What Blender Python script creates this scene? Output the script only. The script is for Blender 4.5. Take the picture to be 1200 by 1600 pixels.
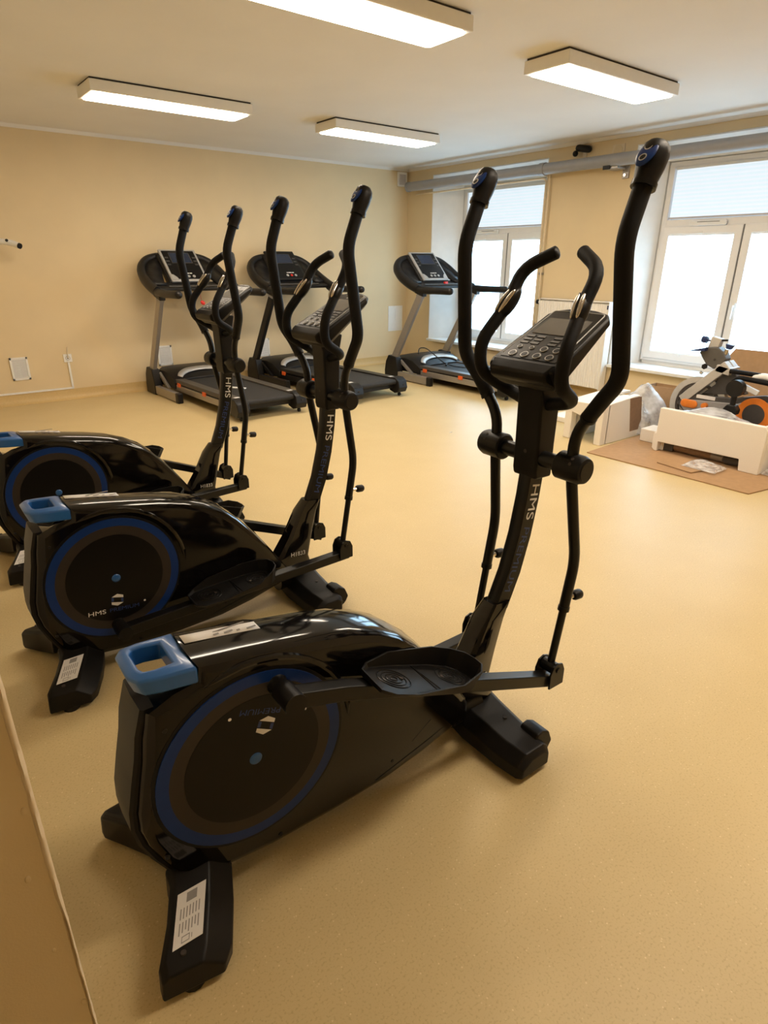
import bpy, bmesh, math, random
from mathutils import Vector, Matrix
random.seed(7)
for o in list(bpy.data.objects): bpy.data.objects.remove(o)
S = bpy.context.scene
COL = S.collection
PI = math.pi

# ------------------------------------------------------------------ camera
CAM_H = 1.45
yaw, pit, rol = math.radians(52.2), math.radians(22.22), math.radians(-0.34)
f0 = Vector((math.cos(yaw)*math.cos(pit), math.sin(yaw)*math.cos(pit), -math.sin(pit)))
r0 = Vector((math.sin(yaw), -math.cos(yaw), 0)); d0 = f0.cross(r0)
r1 = r0*math.cos(rol) + d0*math.sin(rol); d1 = -r0*math.sin(rol) + d0*math.cos(rol)
cam = bpy.data.cameras.new('camera'); camo = bpy.data.objects.new('camera', cam); COL.objects.link(camo)
cam.sensor_fit = 'VERTICAL'; cam.sensor_height = 36.0; cam.lens = 960.0/1600.0*36.0
cam.clip_start = 0.02
up = -d1; back = -f0
camo.matrix_world = Matrix(((r1.x, up.x, back.x, 0), (r1.y, up.y, back.y, 0), (r1.z, up.z, back.z, CAM_H), (0, 0, 0, 1)))
S.camera = camo

# ------------------------------------------------------------------ world, exposure, light levels
w = bpy.data.worlds.new('overcast_daylight'); S.world = w; w.use_nodes = True
w.node_tree.nodes['Background'].inputs[0].default_value = (0.80, 0.90, 1.0, 1)
w.node_tree.nodes['Background'].inputs[1].default_value = 0.6
S.view_settings.view_transform = 'Standard'; S.view_settings.look = 'None'
S.view_settings.gamma = 1.0; S.view_settings.exposure = 0.0; S.view_settings.use_curve_mapping = False
LAMP_E, LAMP_C = 28.5, (1.0, 0.85, 0.67)
WIN_E, WIN_C = 7.6, (0.46, 0.75, 1.0)

# ------------------------------------------------------------------ materials
def mat(name, col, rough=0.5, metal=0.0, coat=0.0, var=0.06, scale=30.0, bump=0.0, bscale=200.0, spec=0.5, alpha=1.0, trans=0.0):
    m = bpy.data.materials.new(name); m.use_nodes = True
    nt = m.node_tree; b = nt.nodes['Principled BSDF']
    b.inputs['Roughness'].default_value = rough; b.inputs['Metallic'].default_value = metal
    b.inputs['Coat Weight'].default_value = coat; b.inputs['Coat Roughness'].default_value = 0.05
    b.inputs['Specular IOR Level'].default_value = spec
    b.inputs['Alpha'].default_value = alpha; b.inputs['Transmission Weight'].default_value = trans
    tc = nt.nodes.new('ShaderNodeTexCoord')
    n = nt.nodes.new('ShaderNodeTexNoise'); n.inputs['Scale'].default_value = scale; n.inputs['Detail'].default_value = 3
    nt.links.new(tc.outputs['Object'], n.inputs['Vector'])
    r = nt.nodes.new('ShaderNodeValToRGB')
    r.color_ramp.elements[0].position = 0.3; r.color_ramp.elements[1].position = 0.7
    r.color_ramp.elements[0].color = (*[c*(1-var) for c in col], 1); r.color_ramp.elements[1].color = (*[min(1, c*(1+var)) for c in col], 1)
    nt.links.new(n.outputs['Fac'], r.inputs['Fac']); nt.links.new(r.outputs['Color'], b.inputs['Base Color'])
    if bump:
        n2 = nt.nodes.new('ShaderNodeTexNoise'); n2.inputs['Scale'].default_value = bscale
        nt.links.new(tc.outputs['Object'], n2.inputs['Vector'])
        bp = nt.nodes.new('ShaderNodeBump'); bp.inputs['Strength'].default_value = bump; bp.inputs['Distance'].default_value = 0.002
        nt.links.new(n2.outputs['Fac'], bp.inputs['Height']); nt.links.new(bp.outputs['Normal'], b.inputs['Normal'])
    return m
def emit(name, col, e, wave=0.0, base=0.8):
    m = bpy.data.materials.new(name); m.use_nodes = True; nt = m.node_tree
    b = nt.nodes['Principled BSDF']; b.inputs['Base Color'].default_value = (base, base, base, 1); b.inputs['Roughness'].default_value = 0.6
    b.inputs['Emission Color'].default_value = (*col, 1); b.inputs['Emission Strength'].default_value = e
    if wave:
        tc = nt.nodes.new('ShaderNodeTexCoord'); wv = nt.nodes.new('ShaderNodeTexWave'); wv.bands_direction = 'Z'
        wv.inputs['Scale'].default_value = 9.0; wv.inputs['Distortion'].default_value = 0.0
        nt.links.new(tc.outputs['Object'], wv.inputs['Vector'])
        r = nt.nodes.new('ShaderNodeValToRGB')
        r.color_ramp.elements[0].color = (*[c*(1-wave) for c in col], 1); r.color_ramp.elements[1].color = (*col, 1)
        nt.links.new(wv.outputs['Fac'], r.inputs['Fac']); nt.links.new(r.outputs['Color'], b.inputs['Emission Color'])
    return m
def floor_mat():
    m = bpy.data.materials.new('speckled_vinyl'); m.use_nodes = True; nt = m.node_tree; b = nt.nodes['Principled BSDF']
    tc = nt.nodes.new('ShaderNodeTexCoord')
    def ramp(src, stops):
        r = nt.nodes.new('ShaderNodeValToRGB'); nt.links.new(src, r.inputs['Fac'])
        e = r.color_ramp.elements
        e[0].position, e[0].color = stops[0][0], (*stops[0][1], 1); e[1].position, e[1].color = stops[1][0], (*stops[1][1], 1)
        for p, c in stops[2:]:
            q = e.new(p); q.color = (*c, 1)
        return r.outputs['Color']
    n1 = nt.nodes.new('ShaderNodeTexNoise'); n1.inputs['Scale'].default_value = 3.0; n1.inputs['Detail'].default_value = 4
    n2 = nt.nodes.new('ShaderNodeTexNoise'); n2.inputs['Scale'].default_value = 170.0; n2.inputs['Detail'].default_value = 3
    v = nt.nodes.new('ShaderNodeTexVoronoi'); v.inputs['Scale'].default_value = 80.0
    for n in (n1, n2, v): nt.links.new(tc.outputs['Object'], n.inputs['Vector'])
    big = ramp(n1.outputs['Fac'], [(0.3, (0.59, 0.458, 0.235)), (0.7, (0.62, 0.487, 0.257))])
    fine = ramp(n2.outputs['Fac'], [(0.33, (0.70, 0.66, 0.60)), (0.46, (1, 1, 1)), (0.60, (1, 1, 1)), (0.70, (1.0, 1.0, 1.0))])
    mx = nt.nodes.new('ShaderNodeMix'); mx.data_type = 'RGBA'; mx.blend_type = 'MULTIPLY'; mx.inputs[0].default_value = 0.5
    nt.links.new(big, mx.inputs[6]); nt.links.new(fine, mx.inputs[7])
    chip = ramp(v.outputs['Distance'], [(0.10, (1, 1, 1)), (0.20, (0, 0, 0))])
    sel = ramp(v.outputs['Color'], [(0.62, (0, 0, 0)), (0.68, (1, 1, 1))])
    mu = nt.nodes.new('ShaderNodeMath'); mu.operation = 'MULTIPLY'; nt.links.new(chip, mu.inputs[0]); nt.links.new(sel, mu.inputs[1])
    mf = nt.nodes.new('ShaderNodeMath'); mf.operation = 'MULTIPLY'; mf.inputs[1].default_value = 0.75; nt.links.new(mu.outputs[0], mf.inputs[0])
    m2 = nt.nodes.new('ShaderNodeMix'); m2.data_type = 'RGBA'; nt.links.new(mf.outputs[0], m2.inputs[0])
    nt.links.new(mx.outputs[2], m2.inputs[6]); m2.inputs[7].default_value = (0.80, 0.66, 0.40, 1)
    nt.links.new(m2.outputs[2], b.inputs['Base Color'])
    b.inputs['Roughness'].default_value = 0.42; b.inputs['Specular IOR Level'].default_value = 0.35
    return m
M = {}
M['floor'] = floor_mat()
M['skirt'] = mat('vinyl_cove_skirting', (0.60, 0.43, 0.19), 0.45, var=0.04, scale=60)
M['cream'] = mat('cream_wall_paint', (0.71, 0.575, 0.36), 0.75, var=0.025, scale=3, bump=0.12, bscale=350)
M['ceil'] = mat('white_ceiling_paint', (0.76, 0.74, 0.71), 0.85, var=0.02, scale=2, bump=0.08, bscale=300)
M['plaster'] = mat('white_reveal_plaster', (0.80, 0.80, 0.79), 0.8, var=0.03, scale=8, bump=0.1)
M['pvc'] = mat('white_window_plastic', (0.80, 0.80, 0.80), 0.35, var=0.01)
M['pvcgap'] = mat('grey_window_gasket', (0.18, 0.18, 0.18), 0.6)
M['sill'] = mat('white_sill_board', (0.80, 0.80, 0.79), 0.3, var=0.02)
M['blind'] = emit('daylit_pleated_blind', WIN_C, WIN_E)
M['blindup'] = emit('daylit_upper_blind', (0.74, 0.89, 1.0), 0.92, wave=0.12, base=0.30)
M['diff'] = emit('lamp_diffuser', LAMP_C, LAMP_E)
M['lampbody'] = mat('white_lamp_housing', (0.80, 0.78, 0.74), 0.4, var=0.01)
M['gap'] = mat('dark_gap_shade_and_screws', (0.05, 0.04, 0.035), 0.9)  # flat dark colour painted as shade in gaps and holes, also colours screws
M['pipe'] = mat('grey_plastic_pipe', (0.30, 0.30, 0.31), 0.45, var=0.04, scale=10)
M['pipe2'] = mat('painted_heating_pipe', (0.72, 0.60, 0.42), 0.4, var=0.05)
M['rad'] = mat('white_enamel', (0.82, 0.80, 0.76), 0.35, var=0.01)
M['white'] = mat('white_plastic', (0.80, 0.80, 0.79), 0.4, var=0.02)
M['ventgrey'] = mat('grey_vent_slats', (0.50, 0.48, 0.50), 0.5, var=0.05)
M['gloss'] = mat('piano_black_plastic', (0.004, 0.0032, 0.003), 0.09, coat=0.10, var=0.1, spec=0.33)
M['black'] = mat('matte_black_plastic', (0.006, 0.0052, 0.005), 0.42, var=0.15, bump=0.1, bscale=900, spec=0.22)
M['panel'] = mat('satin_black_plastic', (0.005, 0.0045, 0.0045), 0.30, var=0.1, spec=0.25)
M['frame'] = mat('black_powder_coated_steel', (0.005, 0.0045, 0.0042), 0.30, var=0.1, spec=0.28)
M['foam'] = mat('black_foam_grip', (0.0055, 0.005, 0.005), 0.55, var=0.2, bump=0.3, bscale=1200, spec=0.16)
M['blue'] = mat('blue_plastic', (0.018, 0.105, 0.34), 0.28, var=0.04, coat=0.2)
M['bluering'] = mat('blue_ring_print', (0.006, 0.030, 0.15), 0.35, var=0.05, spec=0.25)
M['greyring'] = mat('dark_grey_ring_print', (0.030, 0.024, 0.020), 0.4, var=0.05, spec=0.25)
M['disc'] = mat('satin_black_disc', (0.005, 0.0042, 0.004), 0.33, var=0.05, spec=0.22)
M['bluetxt'] = mat('blue_lettering', (0.012, 0.04, 0.16), 0.4)
M['whitetxt'] = mat('white_lettering', (0.72, 0.70, 0.68), 0.5)
M['greytxt'] = mat('grey_print', (0.25, 0.24, 0.24), 0.6)
M['paper'] = mat('white_paper_label', (0.70, 0.68, 0.67), 0.6, var=0.03)
M['chrome'] = mat('polished_steel', (0.62, 0.58, 0.53), 0.2, metal=1.0, var=0.02)
M['silver'] = mat('silver_painted_steel', (0.36, 0.33, 0.30), 0.38, metal=0.55, var=0.03)
M['silverp'] = mat('silver_plastic_trim', (0.45, 0.44, 0.43), 0.35, metal=0.3, var=0.03)
M['lcd'] = mat('grey_lcd_glass', (0.13, 0.125, 0.12), 0.12, var=0.03)
M['lcdblue'] = mat('blue_tinted_screen', (0.02, 0.03, 0.06), 0.12, var=0.1)
M['btn'] = mat('grey_button', (0.06, 0.056, 0.054), 0.4)
M['belt'] = mat('running_belt_rubber', (0.018, 0.017, 0.017), 0.75, var=0.15, bump=0.4, bscale=1500)
M['rail'] = mat('dark_grey_footrail', (0.055, 0.048, 0.042), 0.45, var=0.05, bump=0.2, bscale=700)
M['tblack'] = mat('treadmill_black_plastic', (0.010, 0.009, 0.0088), 0.42, var=0.1, spec=0.3)
M['orange'] = mat('orange_plastic', (0.75, 0.12, 0.02), 0.4)
M['orangep'] = mat('orange_trim', (0.72, 0.20, 0.02), 0.4)
M['red'] = mat('red_plastic', (0.62, 0.02, 0.015), 0.35)
M['navy'] = mat('dark_blue_knob', (0.01, 0.025, 0.10), 0.4)
M['card'] = mat('brown_cardboard', (0.40, 0.245, 0.125), 0.85, var=0.06, scale=25)
M['cardedge'] = mat('cardboard_edge', (0.20, 0.11, 0.055), 0.9, var=0.2, scale=200)
M['styro'] = mat('white_polystyrene', (0.82, 0.78, 0.72), 0.85, var=0.02, scale=150, bump=0.3, bscale=250)
M['tape'] = mat('brown_parcel_tape', (0.28, 0.17, 0.10), 0.3, var=0.1)
M['bikegrey'] = mat('grey_steel_head', (0.10, 0.093, 0.086), 0.45, metal=0.2, var=0.05)
M['bikesilver'] = mat('silver_bike_frame', (0.50, 0.48, 0.45), 0.4, metal=0.25, var=0.04)
M['bikedark'] = mat('dark_grey_guard', (0.055, 0.05, 0.048), 0.5, var=0.05)
M['coverg'] = mat('light_grey_guard', (0.30, 0.29, 0.29), 0.45, var=0.03)
def plastic_film():
    m = bpy.data.materials.new('clear_plastic_film'); m.use_nodes = True; nt = m.node_tree
    out = nt.nodes['Material Output']; nt.nodes.remove(nt.nodes['Principled BSDF'])
    t = nt.nodes.new('ShaderNodeBsdfTransparent'); t.inputs[0].default_value = (0.93, 0.94, 0.96, 1)
    g = nt.nodes.new('ShaderNodeBsdfPrincipled'); g.inputs['Base Color'].default_value = (0.78, 0.79, 0.82, 1); g.inputs['Roughness'].default_value = 0.15
    n = nt.nodes.new('ShaderNodeTexNoise'); n.inputs['Scale'].default_value = 5.0; n.inputs['Detail'].default_value = 2
    r = nt.nodes.new('ShaderNodeValToRGB'); r.color_ramp.elements[0].position = 0.35; r.color_ramp.elements[1].position = 0.68
    r.color_ramp.elements[0].color = (0.30, 0.30, 0.30, 1); r.color_ramp.elements[1].color = (0.72, 0.72, 0.72, 1)
    mx = nt.nodes.new('ShaderNodeMixShader')
    nt.links.new(n.outputs['Fac'], r.inputs['Fac']); nt.links.new(r.outputs['Color'], mx.inputs[0])
    nt.links.new(t.outputs[0], mx.inputs[1]); nt.links.new(g.outputs[0], mx.inputs[2]); nt.links.new(mx.outputs[0], out.inputs['Surface'])
    return m
M['film'] = plastic_film()

# ------------------------------------------------------------------ geometry helpers
def V(*a): return Vector(a)
class MB:
    def __init__(s): s.v = []; s.f = []
    def add(s, vs, fs):
        n = len(s.v); s.v += [tuple(p) for p in vs]; s.f += [tuple(i+n for i in f) for f in fs]; return s
    def box(s, a, b, c):
        (x0, x1), (y0, y1), (z0, z1) = a, b, c
        vs = [(x0,y0,z0),(x1,y0,z0),(x1,y1,z0),(x0,y1,z0),(x0,y0,z1),(x1,y0,z1),(x1,y1,z1),(x0,y1,z1)]
        return s.add(vs, [(0,3,2,1),(4,5,6,7),(0,1,5,4),(1,2,6,5),(2,3,7,6),(3,0,4,7)])
    def hexa(s, vs): # 8 corners, bottom 4 then top 4
        return s.add(vs, [(0,3,2,1),(4,5,6,7),(0,1,5,4),(1,2,6,5),(2,3,7,6),(3,0,4,7)])
    def prism(s, pts, lo, hi, ax='y'):
        # pts 2D polygon; extruded along ax
        def P(a, b, t): return {'y': (a, t, b), 'x': (t, a, b), 'z': (a, b, t)}[ax]
        n = len(pts); vs = [P(a, b, lo) for a, b in pts] + [P(a, b, hi) for a, b in pts]
        fs = [tuple(range(n)), tuple(range(2*n-1, n-1, -1))] + [(i, i+n, (i+1) % n+n, (i+1) % n) for i in range(n)]
        return s.add(vs, fs)
    def rings(s, R, cap0=True, cap1=True, closed=True):
        k = len(R[0]); vs = [p for r in R for p in r]; fs = []
        for i in range(len(R)-1):
            for j in range(k if closed else k-1):
                j2 = (j+1) % k; fs.append((i*k+j, i*k+j2, (i+1)*k+j2, (i+1)*k+j))
        if cap0: fs.append(tuple(range(k-1, -1, -1)))
        if cap1: fs.append(tuple((len(R)-1)*k+j for j in range(k)))
        return s.add(vs, fs)
    def tube(s, pts, r, seg=12, fillet=0.0, n=5, sx=1.0, cap='flat', up=None):
        pts = [Vector(p) for p in pts]; rad = r if isinstance(r, (list, tuple)) else [r]*len(pts)
        P, RR = [pts[0]], [rad[0]]
        for i in range(1, len(pts)-1):
            a, b, c = pts[i-1], pts[i], pts[i+1]
            if fillet > 0:
                d = min(fillet, (b-a).length*.48, (c-b).length*.48)
                p, q = b+(a-b).normalized()*d, b+(c-b).normalized()*d
                for t in range(n+1):
                    u = t/n; P.append(p*(1-u)**2+b*2*u*(1-u)+q*u*u); RR.append(rad[i])
            else: P.append(b); RR.append(rad[i])
        P.append(pts[-1]); RR.append(rad[-1])
        R = []; T0 = (P[1]-P[0]).normalized()
        u = Vector(up) if up else (Vector((0,0,1)) if abs(T0.z) < .9 else Vector((1,0,0)))
        N = (u-T0*u.dot(T0)).normalized()
        prof = []
        if cap == 'round':
            h = RR[0]; Q0 = [(P[0]-T0*h*math.sin(a), h*math.cos(a)) for a in (1.35, 1.0, .5)]
            T1 = (P[-1]-P[-2]).normalized(); h = RR[-1]; Q1 = [(P[-1]+T1*h*math.sin(a), h*math.cos(a)) for a in (.5, 1.0, 1.35)]
            P = [q[0] for q in Q0]+P+[q[0] for q in Q1]; RR = [q[1] for q in Q0]+RR+[q[1] for q in Q1]
        for i, p in enumerate(P):
            if i == 0: T = (P[1]-P[0])
            elif i == len(P)-1: T = (P[-1]-P[-2])
            else: T = (P[i+1]-p).normalized()+(p-P[i-1]).normalized()
            if T.length < 1e-9: T = T0
            T = T.normalized(); N = (N-T*N.dot(T)).normalized(); B = T.cross(N)
            R.append([p+(N*math.cos(2*PI*j/seg)*sx+B*math.sin(2*PI*j/seg))*RR[i] for j in range(seg)])
        return s.rings(R)
    def disc(s, c, r0, r1, n, t, seg=48):
        # annulus/disc of thickness t around axis n
        c = Vector(c); n = Vector(n).normalized(); a = n.orthogonal().normalized(); b = n.cross(a)
        if r0 <= 0: return s.rings([[c+(a*math.cos(2*PI*j/seg)+b*math.sin(2*PI*j/seg))*r1+n*h for j in range(seg)] for h in (0, t)])
        R = [[c+(a*math.cos(2*PI*j/seg)+b*math.sin(2*PI*j/seg))*r+n*h for j in range(seg)] for r, h in ((r0, 0), (r1, 0), (r1, t), (r0, t), (r0, 0))]
        return s.rings(R, False, False)
    def ell(s, c, ra, axes, seg=16, rn=8):
        # ellipsoid: radii ra along axes (3 vectors)
        c = Vector(c); A = [Vector(a).normalized()*r for a, r in zip(axes, ra)]; R = []
        for i in range(rn+1):
            th = PI*(i+.02)/(rn+.04); R.append([c+A[2]*-math.cos(th)+(A[0]*math.cos(2*PI*j/seg)+A[1]*math.sin(2*PI*j/seg))*math.sin(th) for j in range(seg)])
        return s.rings(R)
    def ring_frame(s, x, y, z, t, axis='x'):
        # rectangular frame of bar width t, one closed mesh, opening along x
        (x0, x1), (y0, y1), (z0, z1) = x, y, z
        o = [(y0,z0),(y1,z0),(y1,z1),(y0,z1)]; i = [(y0+t,z0+t),(y1-t,z0+t),(y1-t,z1-t),(y0+t,z1-t)]
        vs = [(x0,a,b) for a,b in o]+[(x0,a,b) for a,b in i]+[(x1,a,b) for a,b in o]+[(x1,a,b) for a,b in i]; fs = []
        for k in range(4):
            j = (k+1)%4; fs += [(k,j,4+j,4+k),(8+k,12+k,12+j,8+j),(k,8+k,8+j,j),(4+k,4+j,12+j,12+k)]
        return s.add(vs, fs)
    def xf(s, fn): s.v = [tuple(fn(Vector(p))) for p in s.v]; return s
    def obj(s, name, m, parent=None, bevel=0.0, seg=2, smooth=True, ang=35):
        me = bpy.data.meshes.new(name); me.from_pydata(s.v, [], s.f); me.update()
        bm = bmesh.new(); bm.from_mesh(me); bmesh.ops.recalc_face_normals(bm, faces=bm.faces); bm.to_mesh(me); bm.free()
        me.materials.append(M[m] if isinstance(m, str) else m)
        if smooth:
            me.polygons.foreach_set('use_smooth', [True]*len(me.polygons))
            if not bevel: me.set_sharp_from_angle(angle=math.radians(ang))
        o = bpy.data.objects.new(name, me); COL.objects.link(o)
        if parent: o.parent = parent
        if bevel:
            b = o.modifiers.new('bevel', 'BEVEL'); b.width = bevel; b.segments = seg; b.limit_method = 'ANGLE'; b.angle_limit = math.radians(ang); b.harden_normals = True
        return o
def empty(name, loc=(0,0,0), rz=0.0):
    o = bpy.data.objects.new(name, None); COL.objects.link(o); o.location = loc; o.rotation_euler = (0, 0, rz); o.empty_display_size = 0.1
    return o
def tag(o, label, cat, group=None):
    o['label'] = label; o['category'] = cat
    if group: o['group'] = group
    return o
def struct(o): o['kind'] = 'structure'; return o
def copy_tree(o, parent=None):
    c = o.copy(); COL.objects.link(c)
    if parent: c.parent = parent
    for ch in list(o.children): copy_tree(ch, c)
    return c
def text(name, s, size, m, parent, mtx, sx=1.0, align='LEFT'):
    cu = bpy.data.curves.new(name, 'FONT'); cu.body = s; cu.size = size; cu.align_x = align; cu.align_y = 'CENTER'; cu.extrude = 0.0004
    t = bpy.data.objects.new(name, cu); COL.objects.link(t)
    dg = bpy.context.evaluated_depsgraph_get(); me = bpy.data.meshes.new_from_object(t.evaluated_get(dg))
    bpy.data.objects.remove(t); bpy.data.curves.remove(cu)
    me.transform(Matrix.Diagonal((sx, 1, 1, 1))); me.transform(mtx)
    me.materials.clear(); me.materials.append(M[m])
    o = bpy.data.objects.new(name, me); COL.objects.link(o); o.parent = parent
    return o
def frame(o, x, y, z=None):
    # matrix with columns x, y, z at origin o
    x = Vector(x).normalized(); y = Vector(y); y = (y-x*y.dot(x)).normalized(); z = x.cross(y)
    return Matrix(((x.x, y.x, z.x, o[0]), (x.y, y.y, z.y, o[1]), (x.z, y.z, z.z, o[2]), (0, 0, 0, 1)))
# ------------------------------------------------------------------ the room
XW, YB, ZC = 6.27, 7.57, 2.64
struct(MB().box((-1.3, 6.9), (-2.1, 7.9), (-0.12, 0)).obj('floor', 'floor', smooth=False))
struct(MB().box((-1.3, 6.9), (-2.1, 7.9), (ZC, ZC+.12)).obj('ceiling', 'ceil', smooth=False))
struct(MB().box((-1.3, XW), (YB, YB+.25), (0, ZC)).obj('wall_back', 'cream', smooth=False))
struct(MB().box((-1.3, 6.9), (-2.1, -1.95), (0, ZC)).obj('wall_near', 'cream', smooth=False))
struct(MB().box((-1.3, -1.15), (-1.95, .60), (0, ZC)).obj('wall_passage', 'cream', smooth=False))
def jamb():
    # wall on the left whose end stands beside the camera; the arris is slightly ragged
    mb = MB(); n = 40; x1, y0 = 0.0065, .60
    R = []
    for i in range(n+1):
        z = ZC*i/n; d = random.uniform(-.0012, .0012)
        R.append([(x1, YB, z), (x1, y0+.006+d, z), (x1-.0035+d, y0+d*.4, z), (-1.15, y0, z), (-1.15, YB, z)])
    return mb.rings(R)
wl = struct(jamb().obj('wall_left', 'cream', ang=25))
R = []; rr = random.Random(4); wd = .003
for i in range(240):
    z = .02+2.58*i/239; wd = min(.0055, max(.0012, wd+rr.uniform(-.0012, .0012))); q = .0010+(.0016 if rr.random() < .12 else 0)
    R.append([(.0068, .612, z), (.0072+q*.3, .603, z), (.0066-wd*.5, .5992-q, z), (.0062-wd, .5996, z), (.0050-wd, .606, z)])
MB().rings(R).obj('ragged_plaster_edge', 'pipe2', wl, ang=80)
for z, dx, s_ in ((.83, -.022, .004), (.71, -.018, .003), (.92, -.008, .005), (.60, -.004, .004)): MB().ell((.004+dx, .600, z), (s_*.8, .0015, s_*1.3), ((1,0,0), (0,1,0), (0,0,1)), 8, 5).obj('plaster_blob', 'cream', wl)
# cove skirting
def cove(name, path):
    mb = MB(); n = len(path); prof = [(0, .11), (.006, .11), (.008, .05), (.02, .018), (.05, .002), (.05, 0), (0, 0)]
    R = []
    for (p, nrm) in path: R.append([(p[0]+nrm[0]*a, p[1]+nrm[1]*a, b) for a, b in prof])
    return struct(mb.rings(R).obj(name, 'skirt', ang=50))
cove('baseboard_back', [((0.0065, YB), (0, -1)), ((XW, YB), (0, -1))])
cove('baseboard_right', [((XW, YB), (-1, 0)), ((XW, -1.95), (-1, 0))])
cove('baseboard_left', [((0.0065, YB), (1, 0)), ((0.0065, 2.9), (1, 0))])
# white cornice strip where the ceiling meets the walls
struct(MB().prism([(YB, ZC-.03), (YB-.012, ZC-.03), (YB-.035, ZC), (YB, ZC)], 0.0065, XW, 'x').obj('trim_1', 'ceil'))
struct(MB().prism([(XW, ZC-.03), (XW-.012, ZC-.03), (XW-.035, ZC), (XW, ZC)], -1.95, YB, 'y').obj('trim_2', 'ceil'))
# wall with the two window openings
D = .30; XO = XW+.42
W1 = dict(f=(5.11, 7.03), b=(5.02, 6.74)); W2 = dict(f=(1.88, 4.0), b=(2.10, 3.82)); ZB, ZT, ZTB = .40, 2.53, 2.40
mb = MB()
mb.box((XW, XO), (-1.95, YB+.25), (0, ZB)); mb.box((XW, XO), (-1.95, YB+.25), (ZT, ZC))
mb.box((XW, XO), (W1['f'][1], YB+.25), (ZB, ZT)); mb.box((XW, XO), (W2['f'][1], W1['f'][0]), (ZB, ZT)); mb.box((XW, XO), (-1.95, W2['f'][0]), (ZB, ZT))
struct(mb.obj('wall_right', 'cream', smooth=False))
def window(name, Wd, cy):
    r = struct(empty(name, (XW+D, cy, ZB)))
    f0_, f1_ = Wd['f'][0]-cy, Wd['f'][1]-cy; b0, b1 = Wd['b'][0]-cy, Wd['b'][1]-cy
    zt, ztb = ZT-ZB, ZTB-ZB; xf, xb = -D, .0
    e = .002
    mb = MB()  # plaster reveal: two splayed cheeks and a soffit
    for (yf, yb, s) in ((f0_, b0, -1), (f1_, b1, 1)):
        o_ = min(yf, yb)-.02 if s < 0 else max(yf, yb)+.02
        yf2, yb2 = yf-s*e, yb-s*e
        mb.hexa([(xf-e, yf2, 0), (xb, yb2, 0), (xb, yb2+s*.012, 0), (xf-e, yf2+s*.012, 0), (xf-e, yf2, zt), (xb, yb2, ztb), (xb, yb2+s*.012, ztb), (xf-e, yf2+s*.012, zt)])
    mb.hexa([(xf-e, f0_, zt-.014), (xb, b0, ztb-.014), (xb, b1, ztb-.014), (xf-e, f1_, zt-.014), (xf-e, f0_, zt-e), (xb, b0, ztb), (xb, b1, ztb), (xf-e, f1_, zt-e)])
    mb.obj('reveal', 'plaster', r, smooth=False)
    mb2 = MB()
    hw = .845; zb = .05; zm0, zm1 = 1.40, 1.455; zt2 = ztb-.02
    mb2.ring_frame((0, .07), (-hw, hw), (zb, zt2), .055); mb2.box((.001, .069), (-hw+.054, hw-.054), (zm0-.05, zm1))
    mb2.obj('window_frame', 'pvc', r, bevel=.004)
    mb2 = MB(); mb2.box((.02, .08), (min(b0, -hw)-.03, -hw+.01), (0, ztb)); mb2.box((.02, .08), (hw-.01, max(b1, hw)+.03), (0, ztb)); mb2.box((.02, .08), (-hw, hw), (0, zb+.01)); mb2.box((.02, .08), (-hw, hw), (zt2-.01, ztb+.05))
    mb2.obj('frame_packing', 'plaster', r, smooth=False)
    for i, (y0, y1) in enumerate(((-hw+.035, -.006), (.006, hw-.035))):
        z0, z1 = zb+.03, zm0-.01
        mb3 = MB(); t = .075
        mb3.ring_frame((-.02, .04), (y0, y1), (z0, z1), t)
        sa = mb3.obj('sash', 'pvc', r, bevel=.005)
        MB().box((.0, .012), (y0+t, y1-t), (z0+t, z1-t)).obj('pleated_blind', 'blind', r, smooth=False)
        MB().box((-.012, .014), (y0+t, y1-t), (z1-t-.012, z1-t)).obj('blind_rail', 'white', r, smooth=False)
        MB().box((-.012, .002), (y0+t, y1-t), (z0+t, z0+t+.008)).obj('blind_bottom_bar', 'white', r, smooth=False)
        mb4 = MB(); cyk = (y0+y1)/2
        for zz in (z1-t/2-.02, z0+t-.01): mb4.box((-.026, -.018), (cyk-.02, cyk+.02), (zz-.012, zz+.008))
        mb4.obj('blind_clip', 'white', sa, bevel=.002)
        if i == 0:
            mb4 = MB(); mb4.box((-.028, -.019), (y1-t*.65-.013, y1-t*.65+.013), (.62, .69)); mb4.tube([(-.05, y1-t*.65, .665), (-.05, y1-t*.65, .54)], .009, 8); mb4.tube([(-.02, y1-t*.65, .66), (-.052, y1-t*.65, .66)], .009, 8)
            mb4.obj('window_handle', 'white', sa)
        else:
            v = MB().box((-.045, -.018), (y0+.16, y0+.52), (z1+.0, z1+.045)).obj('trickle_vent', 'white', r, bevel=.004)
            MB().box((-.047, -.044), (y0+.22, y0+.44), (z1+.030, z1+.036)).obj('vent_slot', 'pvcgap', v, smooth=False)
    MB().box((-.022, .0), (-.005, .005), (zb+.03, zm0-.01)).obj('sash_gap', 'pvcgap', r, smooth=False)
    # fixed top light with its own blind
    mb3 = MB(); z0, z1 = zm1-.0, zt2-.03
    MB().box((.0, .012), (-hw+.08, hw-.08), (z0+.02, z1-.04)).obj('pleated_blind', 'blindup', r, smooth=False)
    MB().box((-.012, .014), (-hw+.07, hw-.07), (z1-.045, z1-.02)).obj('blind_rail', 'white', r, bevel=.003)
    MB().box((-.010, .002), (-hw+.07, hw-.07), (z0+.008, z0+.022)).obj('blind_bottom_bar', 'ventgrey', r, smooth=False)
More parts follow.
